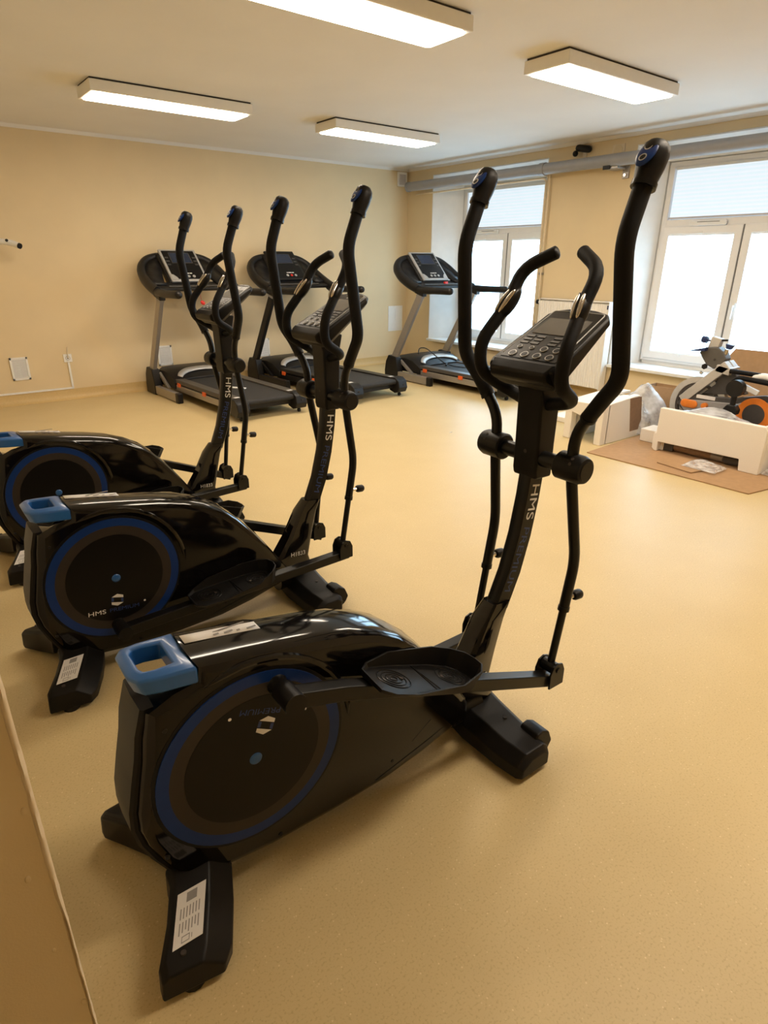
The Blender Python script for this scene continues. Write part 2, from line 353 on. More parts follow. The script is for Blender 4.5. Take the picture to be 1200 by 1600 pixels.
    mb5 = MB(); mb5.hexa([(-D-.06, f0_+.01, -.03), (.03, min(b0,-hw), -.03), (.03, max(b1,hw), -.03), (-D-.06, f1_-.01, -.03), (-D-.06, f0_+.01, .005), (.03, min(b0,-hw), .012), (.03, max(b1,hw), .012), (-D-.06, f1_-.01, .005)])
    mb5.obj('window_sill', 'sill', r, bevel=.006)
    return r
window('window_1', W1, 5.88); window('window_2', W2, 2.96)

# ceiling lamps
lamp0 = empty('ceiling_lamp', (0, 0, 0))
MB().box((-.62, .62), (-.16, .16), (-.012, 0)).obj('mounting_gap_shade', 'gap', lamp0, smooth=False)  # solid dark slab painted as the shade between housing and ceiling
mb = MB()
mb.hexa([(-.63,-.175,-.085), (.63,-.175,-.085), (.63,.175,-.085), (-.63,.175,-.085), (-.63,-.175,-.012), (.63,-.175,-.012), (.63,.175,-.012), (-.63,.175,-.012)])
mb.obj('housing', 'lampbody', lamp0, bevel=.006)
hx, hy = .605, .148
pts = [(-hx+.02, -hy), (hx-.02, -hy), (hx, -hy+.02), (hx, hy-.02), (hx-.02, hy), (-hx+.02, hy), (-hx, hy-.02), (-hx, -hy+.02)]
MB().prism(pts, -.091, -.0855, 'z').obj('diffuser', 'diff', lamp0, smooth=False)
LG = 'long ceiling lamps'
for i, (x, y, lb) in enumerate(((2.12, 2.985, 'lit white ceiling lamp cut off by the top edge of the photo'), (4.20, 3.0, 'lit white ceiling lamp nearest the windows, above the right handle of the front cross trainer'),
        (2.12, 5.50, 'lit white ceiling lamp high above the two left treadmills, leftmost of the lamps'), (4.19, 5.50, 'lit white ceiling lamp nearest the far room corner, smallest in view'),
        (2.12, .48, 'added unseen ceiling lamp above the front cross trainer, brightening the foreground'), (4.20, .48, 'added unseen ceiling lamp right of the camera, brightening the foreground'))):  # this last pair is added out of view to brighten the foreground
    L = lamp0 if i == 0 else copy_tree(lamp0)
    L.location = (x, y, ZC); tag(L, lb, 'ceiling lamp', LG)

# pipes under the ceiling along the window wall
p = empty('drain_pipe', (6.12, 3.2, 2.40))
MB().tube([(0, 4.16, 0), (0, -4.1, 0)], .058, 20).obj('pipe', 'pipe', p)
for y in (2.65, 1.85, -1.6): MB().tube([(0, y-.035, 0), (0, y+.035, 0)], .066, 20).obj('coupling', 'pipe', p)
MB().tube([(0, 4.16, 0), (0, 4.19, 0)], .064, 20).obj('end_cap', 'pipe', p)
tag(p, 'thick grey plastic pipe running below the ceiling along the window wall', 'pipe')
p = MB().tube([(6.235, 7.35, 2.31), (6.235, 5.13, 2.325), (6.235, 5.085, 2.30), (6.235, 5.085, .45)], .011, 10, .05).obj('heating_pipe', 'pipe2')
tag(p, 'thin painted heating pipe dropping beside the far window, nearer to the glass', 'pipe')
p = MB().tube([(6.235, 5.04, 2.36), (6.235, 5.04, .20), (6.235, 5.0, .18)], .011, 10, .05).obj('heating_pipe', 'pipe2')
tag(p, 'thin painted heating pipe dropping beside the far window, nearer to the radiator', 'pipe')
c = MB()
for z in (1.32, .75): c.box((6.247, 6.262), (5.02, 5.105), (z-.012, z+.012))
tag(c.obj('pipe_clip', 'silver', smooth=False), 'small metal clips holding the twin heating pipes to the wall', 'pipe clip')
b = empty('pipe_bracket', (6.2, 4.2, 2.33))
MB().box((-.10, .07), (-.10, .05), (-.01, .012)).obj('arm', 'silver', b, bevel=.003)
MB().box((-.115, -.10), (-.02, .06), (-.012, .09)).obj('strap', 'tblack', b, bevel=.002)
MB().box((.045, .068), (-.14, -.07), (-.09, .02)).obj('plate', 'silver', b, bevel=.003)
MB().tube([(.03, -.105, -.06), (.05, -.105, -.06)], .014, 10).obj('bolt', 'chrome', b)
tag(b, 'metal bracket holding up the grey ceiling pipe between the windows', 'bracket')
s = empty('alarm_sensor', (6.25, 4.62, 2.55))
MB().box((-.0, .02), (-.02, .02), (-.12, .02)).obj('mount', 'pipe2', s, bevel=.003)
MB().tube([(-.01, 0, -.10), (-.02, .12, -.12)], .012, 8, cap='round').obj('arm', 'pipe2', s)
MB().tube([(-.02, -.06, .0), (-.04, .05, .02)], .035, 12, cap='round').obj('head', 'tblack', s)
MB().ell((-.05, .08, -.03), (.03, .03, .03), ((1,0,0), (0,1,0), (0,0,1)), 12, 8).obj('lens', 'panel', s)
tag(s, 'small dark sensor head on an arm above the grey pipe near ceiling', 'sensor')
p = empty('wall_vent', (XW-.004, 4.22, 2.50)); MB().box((-.006, 0), (-.07, .07), (-.06, .06)).obj('plate', 'pipe2', p, bevel=.002)
MB().tube([(-.012, 0, 0), (-.004, 0, 0)], .05, 24).obj('grille', 'cream', p)
tag(p, 'cream round vent plate above the pipe between the two windows', 'vent')

# radiator
r = empty('radiator', (6.19, 4.47, .10))
n = 30; yh = .46
mb = MB(); prof = []
for i in range(n*4+1):
    y = -yh+2*yh*i/(n*4); prof.append((y, -.05-(.006 if i % 4 in (1, 2) else 0)))
pts = [(x, y) for y, x in prof]+[(-.03, yh), (-.03, -yh)]
mb.prism(pts, .03, .93, 'z'); mb.obj('ribbed_panel', 'rad', r, smooth=False)
MB().box((-.03, .04), (-yh, yh), (.02, .94)).obj('core', 'rad', r, bevel=.004)
MB().box((-.056, .05), (-yh-.012, -yh), (0.01, .955)).obj('side_cover', 'rad', r, bevel=.003)
MB().box((-.056, .05), (yh, yh+.012), (0.01, .955)).obj('side_cover', 'rad', r, bevel=.003)
MB().box((-.056, .05), (-yh, yh), (.945, .957)).obj('top_grille', 'rad', r, bevel=.003)
MB().box((-.0575, -.056), (-yh-.004, -yh+.012), (.88, .92)).obj('badge', 'navy', r, smooth=False)
v = MB().tube([(0, yh+.01, .91), (0, yh+.05, .91)], .022, 12).obj('valve', 'white', r)
MB().tube([(0, yh+.05, .91), (0, yh+.085, .91)], .026, 12).obj('thermostat_cap', 'tblack', v)
tag(r, 'white ribbed panel radiator on the wall between the two windows', 'radiator')

# back wall fittings
def grille(x, z0, z1, wd, label, n=14):
    g = empty('wall_grille', (x, YB, (z0+z1)/2)); h = (z1-z0)/2; a = wd/2
    mb = MB(); mb.box((-a, a), (-.012, -.001), (h-.022, h)); mb.box((-a, a), (-.012, -.001), (-h, -h+.022)); mb.box((-a, -a+.02), (-.012, -.001), (-h, h)); mb.box((a-.02, a), (-.012, -.001), (-h, h))
    mb.obj('frame', 'white', g, bevel=.002)
    MB().box((-a+.02, a-.02), (-.004, -.001), (-h+.02, h-.02)).obj('backing', 'ventgrey', g, smooth=False)
    sl = None
    for i in range(n):
        z = -h+.03+(2*h-.06)*i/(n-1)
        if sl is None:
            sl = MB().hexa([(-a+.02, -.010, -.004), (a-.02, -.010, -.004), (a-.02, -.004, .002), (-a+.02, -.004, .002), (-a+.02, -.010, -.0025), (a-.02, -.010, -.0025), (a-.02, -.004, .0035), (-a+.02, -.004, .0035)]).obj('slat', 'white', g, smooth=False); sl.location.z = z
        else:
            q = sl.copy(); COL.objects.link(q); q.parent = g; q.location.z = z
    return tag(g, label, 'vent grille', 'low wall grilles')
grille(.985, .255, .49, .17, 'white slatted vent grille low on the wall left of the socket')
grille(2.53, .27, .50, .17, 'white slatted vent grille half hidden behind the leftmost treadmill')
grille(3.84, .27, .50, .17, 'white slatted vent grille half hidden behind the middle treadmill upright')
def socket(x, z, label):
    g = empty('wall_socket', (x, YB, z))
    MB().box((-.042, .042), (-.012, -.001), (-.042, .042)).obj('plate', 'white', g, bevel=.003)
    MB().disc((0, -.0125, 0), .018, .024, (0, -1, 0), .003, 20).obj('ring', 'ventgrey', g)
    MB().tube([(0, -.012, 0), (0, -.018, 0)], .008, 10).obj('hole', 'gap', g)
    return tag(g, label, 'wall socket')
socket(1.462, .445, 'white wall socket with a cable channel below it, left of the treadmills')
socket(4.45, .445, 'white wall socket on the back wall behind the middle cross trainer')
t = MB().box((1.452, 1.472), (YB-.014, YB-.001), (.125, .40)).box((0.05, 1.472), (YB-.014, YB-.001), (.112, .130)).obj('cable_channel', 'white', smooth=False)
tag(t, 'thin white cable channel running along the skirting to the wall socket', 'cable channel')
t = MB().tube([(1.462, YB-.018, .445), (1.463, YB-.03, .50), (1.475, YB-.01, .56)], .004, 6, .02).obj('cable_stub', 'pipe2'); tag(t, 'short loose cable sticking up from the left wall socket', 'cable')
g = empty('inspection_hatch', (6.06, YB, .65)); MB().box((-.135, .135), (-.010, -.001), (-.18, .18)).obj('frame', 'white', g, bevel=.003); MB().box((-.118, .118), (-.014, -.009), (-.162, .162)).obj('door', 'white', g, bevel=.003); MB().box((-.01, .0), (-.018, -.013), (-.02, .14)).obj('latch', 'white', g, bevel=.002)
tag(g, 'white rectangular inspection hatch on the back wall behind the right treadmill', 'hatch')
g = empty('wall_vent', (6.145, YB, 2.51)); MB().box((-.08, .08), (-.03, -.001), (-.09, .09)).obj('frame', 'white', g, bevel=.004); MB().box((-.055, .055), (-.034, -.029), (-.07, .06)).obj('grille', 'ventgrey', g, smooth=False)
tag(g, 'white vent box high in the far corner above the pipe end', 'vent')
g = empty('wall_bracket', (1.08, YB, 1.62))
MB().box((-.22, -.12), (-.02, -.001), (-.07, .05)).obj('plate', 'white', g, bevel=.004)
MB().tube([(-.17, -.01, .0), (-.10, -.13, -.01), (.02, -.17, -.02), (.09, -.22, -.05)], .028, 12, .04).obj('arm', 'white', g)
MB().tube([(.09, -.22, -.05), (.10, -.235, -.056)], .027, 12).obj('end_plug', 'tblack', g)
MB().tube([(.0, -.190, -.005), (.0, -.196, -.005)], .014, 12).obj('screw_cover', 'tblack', g)
tag(g, 'white wall bracket arm with black end plug at the left photo edge', 'bracket')
sc = MB().hexa([(0, 0, .001), (.03, .004, .001), (.028, .018, .001), (.002, .014, .001), (.002, 0, .004), (.03, .004, .008), (.028, .018, .004), (.002, .014, .003)]).obj('paper_scrap', 'paper', smooth=False); sc.location = (3.82, 3.95, 0)
tag(sc, 'tiny white scrap lying on the open floor left of the front cross trainer mast', 'scrap')
# ------------------------------------------------------------------ cross trainers (local: x forward, y to the far side, z up)
DC = (.451, .368)
PIN = {'A': (.519, .549), 'B': (.432, .180)}
def make_trainer(near):
    far = 'B' if near == 'A' else 'A'
    T = empty('cross_trainer')
    # ---- housing
    prof = [(.345,.668),(.45,.652),(.55,.635),(.65,.618),(.74,.597),(.82,.567),(.89,.527),(.95,.475),(1.0,.418),(1.05,.354),(1.09,.297),(1.13,.237),(1.165,.185),(1.165,.125),(1.10,.105),(.98,.075),(.84,.052),(.66,.045),(.48,.048),(.36,.062),(.285,.085),(.246,.112),(.209,.190),(.186,.25),(.177,.30),(.180,.35),(.195,.42),(.208,.48),(.216,.535),(.231,.600),(.29,.627),(.338,.634)]
    # rings across the width, the cheeks drawn in a little towards the sides
    cx, cz = .6, .35
    def inset(d):
        n = len(prof); out = []
        for i in range(n):
            a, b, c = Vector(prof[i-1]), Vector(prof[i]), Vector(prof[(i+1) % n])
            t1 = (b-a).normalized(); t2 = (c-b).normalized(); nn = Vector((t1.y+t2.y, -(t1.x+t2.x))).normalized()
            out.append(b+nn*d)
        return out
    R = []
    for y, d in ((-.088,.032),(-.086,.024),(-.078,.010),(-.064,.002),(-.045,0),(0,-.006),(.045,0),(.064,.002),(.078,.010),(.086,.024),(.088,.032)):
        dip = 0 if y < -.07 else .05    # hollow below the carry handle
        R.append([(p.x, y, p.y-(dip*(.2 if q[0] < .25 else 1.2) if q[0] < .34 and q[1] > .58 else 0)) for p, q in zip(inset(d), prof)])
    body = MB().rings(R).obj('housing', 'gloss', T, ang=28)
    # grey-black rear spine strip
    R = []
    sp = [(.236,.640),(.222,.640),(.196,.53),(.174,.42),(.172,.36),(.184,.29),(.207,.205),(.246,.118)]
    mb = MB(); path = [(.233,.598),(.214,.535),(.205,.48),(.191,.42),(.176,.35),(.173,.30),(.182,.25),(.205,.19),(.239,.122)]
    R = [[(x, -.066, z), (x-.007, -.060, z), (x-.009, 0, z), (x-.007, .060, z), (x, .066, z), (x+.02, .066, z), (x+.02, -.066, z)] for x, z in path]
    mb.rings(R).obj('rear_spine', 'black', body, ang=40)
    for sgn in (-1, 1):
        for x, z in ((.262,.545),(.225,.205),(.36,.082),(.50,.085),(.86,.12)): MB().tube([(x, sgn*.080, z), (x, sgn*.0895, z)], .0055, 10).obj('screw', 'tblack', body)
        # recessed groove line on the front cheek
        mb = MB().tube([(.93, sgn*.087, .155), (1.0, sgn*.087, .20)], .0015, 6); mb.tube([(.80, sgn*.0875, .085), (1.02, sgn*.0875, .135), (1.12, sgn*.085, .17)], .0016, 6, .08); mb.obj('seam', 'black', body)
        # raised fin moulding above the disc
        mb = MB(); RR = []
        for k in range(13):
            a = math.radians(112-k*9.5); rr = .262; RR.append((DC[0]+rr*math.cos(a), sgn*.086, DC[1]+rr*math.sin(a)))
        mb.tube(RR, [.002]+[.009]*11+[.002], 8, sx=1.0); mb.obj('brow_moulding', 'gloss', body)
    # ---- blue carry handle
    mb = MB(); o_ = [(.348,-.080),(.348,.080),(.262,.076),(.228,.068),(.214,.045),(.214,-.045),(.228,-.068),(.262,-.076)]
    i_ = [(.308,-.045),(.308,.045),(.270,.050),(.250,.047),(.243,.030),(.243,-.030),(.250,-.047),(.270,-.050)]
    k = 8
    def zt(x): return .674-.07*(x-.214)
    vs = [(x+(.012 if x < .3 else 0), y*1.02, zt(x)-.042) for x, y in o_]+[(x, y, zt(x)-.004) for x, y in o_]+[(x, y*.96, zt(x)+.004) for x, y in i_]+[(x, y, zt(x)-.042) for x, y in i_]
    # crowned top ring
    mid = [((a[0]+b[0])/2, (a[1]+b[1])/2, zt((a[0]+b[0])/2)+.005) for a, b in zip(o_, i_)]
    vs += mid
    fs = []
    for j in range(k):
        j2 = (j+1) % k
        fs += [(j, j2, 8+j2, 8+j), (8+j, 8+j2, 32+j2, 32+j), (32+j, 32+j2, 16+j2, 16+j), (16+j, 16+j2, 24+j2, 24+j), (24+j, 24+j2, j2, j)]
    h = MB().add(vs, fs).obj('carry_handle', 'blue', T, bevel=.006, seg=3, ang=30)
    h.modifiers['bevel'].angle_limit = math.radians(40)
    # ---- paper sticker along the top
    def topz(x):
        for (a, b), (c, d) in zip(prof, prof[1:]):
            if a <= x <= c: return b+(d-b)*(x-a)/(c-a)
    lab = MB(); xs = [.352,.38,.41,.44,.47,.50,.53]
    lab.add([(x, y, topz(x)+.0075-.11*abs(y)*.0+(-.001 if y else .0)) for x in xs for y in (.040, .004)], [(2*i, 2*i+2, 2*i+3, 2*i+1) for i in range(len(xs)-1)])
    lo = lab.obj('paper_sticker', 'paper', T); so = lo.modifiers.new('thick', 'SOLIDIFY'); so.thickness = .0008; so.offset = 0
    pr = MB()
    for x, wd in ((.42,.012),(.445,.020),(.475,.008),(.50,.022)): pr.box((x, x+wd), (.009, .015), (topz(x)+.0083, topz(x)+.0089))
    pr.box((.39, .50), (.026, .029), (topz(.44)+.0075, topz(.44)+.0095)); pr.obj('sticker_print', 'greytxt', lo, smooth=False)
    # ---- rotating discs with lettering
    for sgn, ph in ((-1, near), (1, far)):
        px, pz = PIN[ph]; th = math.atan2(pz-DC[1], px-DC[0])      # direction of the crank, lettering stands on that side
        dn = Vector((math.cos(th), 0, math.sin(th))); rt = Vector((-dn.z, 0, dn.x))   # text right as seen from the near side
        n = (0, sgn, 0); c0 = lambda y: (DC[0], sgn*y, DC[1])
        d = MB().disc(c0(.0865), .225, .240, n, .003, 64).obj('disc_rim', 'black', T)
        MB().disc(c0(.086), .203, .2315, n, .006, 64).obj('blue_ring', 'bluering', d)
        MB().disc(c0(.086), .170, .203, n, .006, 64).obj('grey_ring', 'greyring', d)
        MB().disc(c0(.086), 0, .170, n, .0066, 64).obj('disc_face', 'disc', d)
        MB().ell((DC[0], sgn*.0925, DC[1]), (.016, .016, .005), ((1,0,0), (0,0,1), (0,1,0)), 20, 8).obj('hub_button', 'blue', d)
        yy = sgn*.0928
        if sgn > 0: rt = -rt
        P = lambda a, b: Vector((DC[0], yy, DC[1]))+dn*a+rt*b
        lw = MB(); lb = MB(); q = .5; tt = Vector((0, sgn*.0004, 0)); lc = .088; s_ = .0235
        hexv = [(s_*math.sin(PI/3*k), s_*math.cos(PI/3*k)) for k in range(6)]   # (down, right)
        def quad(mbx, A):
            vs = [P(lc+a, b) for a, b in A]; mbx.add(vs+[v+tt for v in vs], [(0,1,2,3), (4,5,6,7), (0,1,5,4), (1,2,6,5), (2,3,7,6), (3,0,4,7)])
        hx_ = [(s_*math.cos(PI/6+PI/3*k+PI/6), s_*math.sin(PI/6+PI/3*k+PI/6)) for k in range(6)]
        # white top and bottom bars, blue flanks
        quad(lw, [(-.024, -.004), (-.024, .014), (-.012, .024), (-.012, -.018)][:0] or [(-.024, .0), (-.016, .021), (-.006, .021), (-.014, -.020)])
        quad(lw, [(.024, .0), (.016, -.021), (.006, -.021), (.014, .020)])
        quad(lb, [(-.012, -.021), (.004, -.021), (.004, -.013), (-.010, -.013)])
        quad(lb, [(.012, .021), (-.004, .021), (-.004, .013), (.010, .013)])
        lw.obj('emblem_white', 'whitetxt', d, smooth=False); lb.obj('emblem_blue', 'bluetxt', d, smooth=False)
        o1 = P(.127, -.105); text('lettering_white', 'HMS', .024, 'whitetxt', d, frame(o1, rt, -dn), 1.35)
        o2 = P(.127, -.030); text('lettering_blue', 'PREMIUM', .021, 'bluetxt', d, frame(o2, rt, -dn), 1.25)
        MB().disc(P(.113, .098), 0, .004, n, .0006, 12).obj('white_dot', 'whitetxt', d)
        # crank
        MB().tube([(px, sgn*.091, pz), (px, sgn*.098, pz), (px, sgn*.150, pz)], [.026, .022, .020], 14).obj('crank_pin', 'frame', T)
    # ---- pedal arms, pedals, moving handles
    for sgn, ph in ((-1, near), (1, far)):
        px, pz = PIN[ph]; y = sgn*.15
        bend, front, hinge = {'A': ((.66,.505), (1.478,.172), (1.455,.232)), 'B': ((.575,.185), (1.435,.205), (1.41,.258))}[ph]
        w2, h2 = .021, .020
        pts = [Vector((px, pz)), Vector(bend), Vector(front)]
        d1_, d2_ = (pts[1]-pts[0]).normalized(), (pts[2]-pts[1]).normalized(); nn = [Vector((-d1_.y, d1_.x)), None, Vector((-d2_.y, d2_.x))]; nn[1] = (nn[0]+nn[2]).normalized()
        R = []
        for p_, q_ in zip(pts, nn): R.append([(p_.x+q_.x*b, y+a, p_.y+q_.y*b) for a, b in ((-w2,-h2), (w2,-h2), (w2,h2), (-w2,h2))])
        arm = MB().rings(R).obj('pedal_arm', 'frame', T, bevel=.004)
        MB().tube([(px, y-.033, pz), (px, y+.033, pz)], .027, 16).obj('bearing', 'black', arm)
        # hinge bracket at the front end
        ex, ez = hinge; mb = MB(); prof2 = [(-.034,-.062), (.034,-.062), (.034,-.008), (.022,.018), (.0,.026), (-.022,.018), (-.034,-.01)]
        tl = math.atan2(d2_.y, d2_.x)
        for yy0, yy1 in ((-.033,-.026), (.026,.033)): MB().prism([(ex+a, ez+b) for a, b in prof2], y+yy0, y+yy1, 'y').obj('hinge_plate', 'frame', arm, bevel=.002)
        MB().tube([(ex, y-.026, ez), (ex, y+.026, ez)], .021, 16).obj('hinge_sleeve', 'frame', arm)
        MB().tube([(ex, y-.037, ez), (ex, y+.037, ez)], .010, 10).obj('hinge_bolt', 'panel', arm)
        # pedal tray, in a frame along the arm
        L = .36; o = Vector((0, 0)); 
        s0 = {'A': .060, 'B': .115}[ph]
        base = pts[1]+d2_*s0; dv = Vector((d2_.x, 0, d2_.y)); nv = Vector((-d2_.y, 0, d2_.x)); yc = sgn*.168
        def PP(a, b, c): return Vector((base.x, yc, base.y))+dv*a+Vector((0, b, 0))+nv*(c+.022)
        outl = [(0,-.045), (0,.045), (.03,.070), (.10,.078), (.26,.078), (.325,.066), (.355,.035), (.362,0), (.355,-.035), (.325,-.066), (.26,-.078), (.10,-.078), (.03,-.070)]
        def rimh(a, b):
            inner = -sgn*b > 0
            hgt = .012
            if a > .22: hgt = .012+.055*min(1, (a-.22)/.12)
            if inner: hgt = max(hgt, .018+.045*min(1, max(0, a-.02)/.12))
            return hgt
        nO = len(outl)
        vs = [PP(a*.97+.004, b*.86, 0) for a, b in outl]+[PP(a, b, rimh(a, b)) for a, b in outl]+[PP(a*.98+.003, b*.93, rimh(a, b)) for a, b in outl]+[PP(a*.95+.008, b*.84, .012) for a, b in outl]
        fs = [tuple(range(nO))]
        for j in range(nO):
            j2 = (j+1) % nO
            fs += [(j, j2, nO+j2, nO+j), (nO+j, nO+j2, 2*nO+j2, 2*nO+j), (2*nO+j, 2*nO+j2, 3*nO+j2, 3*nO+j)]
        fs.append(tuple(3*nO+j for j in range(nO-1, -1, -1)))
        ped = MB().add(vs, fs).obj('pedal', 'black', T, bevel=.003, ang=30)
        tr = MB()
        for cc in (.075, .285):
            for rr in (.046, .034, .022, .010):
                tr.tube([PP(cc+rr*math.cos(2*PI*k/20), rr*.95*math.sin(2*PI*k/20), .0125) for k in range(21)], .0018, 5)
        tr.tube([PP(.175, -.06, .0125), PP(.185, .06, .0125)], .002, 5); tr.tube([PP(.19, -.06, .0125), PP(.185, .06, .0125)], .002, 5)
        tr.obj('tread_pattern', 'panel', ped)
        bh = MB()
        for cc in (.10, .25): bh.tube([PP(cc, .0, .011), PP(cc, .0, .0145)], .006, 10)
        bh.obj('pedal_bolt', 'gap', ped)
        # moving handle: lower tube
        mh = {'A': -.5, 'B': .5}[ph]; tx = {'A': -.016, 'B': .014}[ph]
        bx = {'A': (1.505, .60), 'B': (1.475, .64)}[ph]
        ja = Vector((ex, y, ez)); jb = Vector((bx[0], sgn*.155, bx[1])); jm = ja+(jb-ja)*.60
        low = MB().tube([ja, jm], .0125, 12).obj('lower_rod', 'frame', T)
        hnd = MB().tube([ja+(jb-ja)*.55, jb, (1.44, sgn*.148, .90), (1.438, sgn*.146, 1.005), (1.428+tx*.3, sgn*.205, 1.085)], .0165, 14, .05).obj('handle_tube', 'frame', T)
        MB().tube([ja+(jb-ja)*.545, ja+(jb-ja)*.585], .0185, 14).obj('clamp_sleeve', 'frame', low)
        kp = ja+(jb-ja)*.66; fw = Vector((1, 0, -.1)).normalized()
        kn = MB().tube([kp+fw*.036, kp+fw*.042, kp+fw*.066, kp+fw*.072], [.013, .0165, .0165, .013], 12).obj('clamp_knob', 'black', T)
        MB().tube([kp, kp+fw*.040], .008, 10).obj('knob_stem', 'chrome', kn)
        g0 = Vector((1.423+tx*.3, sgn*.232, 1.122))
        grip = MB().tube([(1.430+tx*.2, sgn*.190, 1.065), g0, (1.408+tx*.5, sgn*.285, 1.18), (1.368+tx*.8, sgn*.272, 1.495), (1.424+tx, sgn*.272, 1.640)], .0215, 16, .042).obj('foam_grip', 'foam', T)
        MB().tube([(1.431+tx*.2, sgn*.188, 1.060), (1.429+tx*.2, sgn*.193, 1.068)], .0225, 14).obj('grip_end', 'black', grip)
        # pod on top with blue button inlay facing the user
        a0 = Vector((1.414+tx, sgn*.272, 1.608)); ax = Vector((.36, 0, .93)).normalized(); side = Vector((-ax.z, 0, ax.x))
        pod = MB().tube([a0, a0+ax*.012, a0+ax*.04, a0+ax*.066, a0+ax*.082, a0+ax*.091, a0+ax*.094], [.026, .0265, .031, .0325, .029, .021, .008], 20).obj('handle_pod', 'black', T)
        MB().tube([a0-ax*.006, a0+ax*.006], .0285, 18).obj('collar', 'panel', pod)
        fc = a0+ax*.055+side*.0262; inx = (ax*.92-side*.38).normalized()*-1; up2 = (ax+side*(-.30)).normalized(); nrm = Vector((0,1,0)).cross(up2); nrm = nrm if nrm.x < 0 else -nrm
        il = MB().ell(fc+nrm*.002, (.023, .034, .006), ((0,1,0), up2, nrm), 24, 8).obj('blue_inlay', 'bluering', pod)
        for k_ in (-.015, .013):
            MB().disc(fc+up2*k_+nrm*.0072, .0068, .0092, nrm, .001, 20).obj('button_ring', 'silverp', pod)
            MB().disc(fc+up2*k_+nrm*.0068, 0, .0066, nrm, .001, 16).obj('button', 'panel', pod)
        # pivot barrel
        b1 = MB().tube([(1.44, sgn*.106, .912), (1.44, sgn*.110, .912), (1.44, sgn*.180, .912), (1.44, sgn*.195, .912), (1.44, sgn*.198, .912)], [.037, .0415, .0415, .036, .029], 24).obj('pivot_barrel', 'black', T)
        MB().disc((1.44, sgn*.1975, .912), 0, .028, (0, sgn, 0), .002, 24).obj('barrel_cap', 'panel', b1)
        bs = MB()
        for a_ in (2.2, 2.6): bs.tube([(1.44+.042*math.cos(a_), sgn*.165, .912+.042*math.sin(a_)), (1.44+.039*math.cos(a_), sgn*.165, .912+.039*math.sin(a_))], .005, 8)
        bs.obj('barrel_screw', 'gap', b1)
        # fixed handlebar
        FP = [(1.515, sgn*.045, 1.475), (1.478, sgn*.132, 1.432), (1.43, sgn*.126, 1.345), (1.347, sgn*.152, 1.235), (1.348, sgn*.146, 1.150), (1.45, sgn*.125, 1.090), (1.44, sgn*.04, 1.072)]
        fb = MB().tube(FP, .0185, 16, .055, cap='flat').obj('fixed_handlebar', 'foam', T)
        tdir = (Vector(FP[0])-Vector(FP[1])).normalized(); MB().ell(Vector(FP[0]), (.0185, .0185, .008), (tdir.orthogonal(), tdir.cross(tdir.orthogonal()), tdir), 16, 8).obj('end_plug', 'black', fb)
        sc_ = Vector((1.424, sgn*.127, 1.338)); sd = (Vector(FP[2])-Vector(FP[3])).normalized(); sn = Vector((-.75, 0, .45)); sn = (sn-sd*sn.dot(sd)).normalized(); sl_ = sd.cross(sn)
        MB().ell(sc_, (.0235, .0235, .058), (sn, sl_, sd), 16, 10).obj('pulse_sensor_pod', 'panel', fb)
        mb = MB()
        for q in (-1, 1): mb.ell(sc_+sn*.0165+sl_*q*.0085, (.0085, .0068, .040), (sn, sl_, sd), 14, 10)
        mb.obj('pulse_plate', 'chrome', fb)
    MB().tube([(1.44, -.11, .912), (1.44, .11, .912)], .024, 20).obj('pivot_axle', 'frame', T)
    # ---- mast
    cl = [(1.205, .18, .066), (1.28, .33, .055), (1.343, .43, .033), (1.388, .54, .033), (1.420, .66, .033), (1.440, .78, .033), (1.452, .90, .033)]
    R = []
    for i, (x, z, hw) in enumerate(cl[2:]):
        a = cl[min(i+3, len(cl)-1)]; b = cl[i+1]; d = Vector((a[0]-b[0], a[1]-b[1])).normalized(); n_ = Vector((d.y, -d.x))
        prof_ = [(-hw, .015), (-hw+.006, .0235), (hw-.006, .0235), (hw, .015), (hw, -.015), (hw-.006, -.0235), (-hw+.006, -.0235), (-hw, -.015)]
        R.append([(x+n_.x*u, v, z+n_.y*u) for u, v in prof_])
    mast = MB().rings(R).obj('mast_tube', 'frame', T, ang=50)
    sl = [((1.09, .205), (1.315, .115), .050), ((1.15, .222), (1.297, .19), .044), ((1.205, .30), (1.322, .29), .040), ((1.262, .405), (1.352, .396), .036), ((1.302, .452), (1.380, .446), .029)]
    R = []
    for (a, b, wd) in sl:
        R.append([(a[0]+(b[0]-a[0])*u, v*wd, a[1]+(b[1]-a[1])*u) for u, v in ((0,-.7), (.12,-1), (.85,-1), (1,-.7), (1,.7), (.85,1), (.12,1), (0,.7))])
    slv = MB().rings(R).obj('mast_sleeve', 'gloss', T, ang=40)
    text('model_number', 'H1833', .028, 'whitetxt', slv, frame((1.20, -.0448, .218), (1, 0, -.06), (0, 0, 1)), 1.0)
    hd = MB().box((1.342, 1.487), (-.046, .046), (.905, 1.13)); R = []
    hd = MB().rings([[(x0, -.046, z), (x1, -.046, z), (x1, .046, z), (x0, .046, z)] for x0, x1, z in ((1.416, 1.486, .848), (1.410, 1.486, .872), (1.410, 1.486, .95), (1.406, 1.490, 1.10), (1.385, 1.505, 1.165))])
    hd.obj('mast_head', 'black', T, bevel=.008, ang=50)
    MB().tube([(1.4092, .0, .93), (1.412, .0, .93)], .006, 10).obj('head_screw', 'gap', T)
    # lettering runs down the mast on the near face
    up_ = Vector((.030, 0, .20)).normalized()
    q0 = Vector((1.447, -.0237, .828)); text('mast_lettering_white', 'HMS', .046, 'whitetxt', mast, frame(q0, -up_, Vector((1, 0, -.2))), 1.32)
    q1 = Vector((1.425, -.0237, .690)); text('mast_lettering_blue', 'PREMIUM', .038, 'bluetxt', mast, frame(q1, Vector((-.32, 0, -1)), Vector((1, 0, -.32))), 1.42)
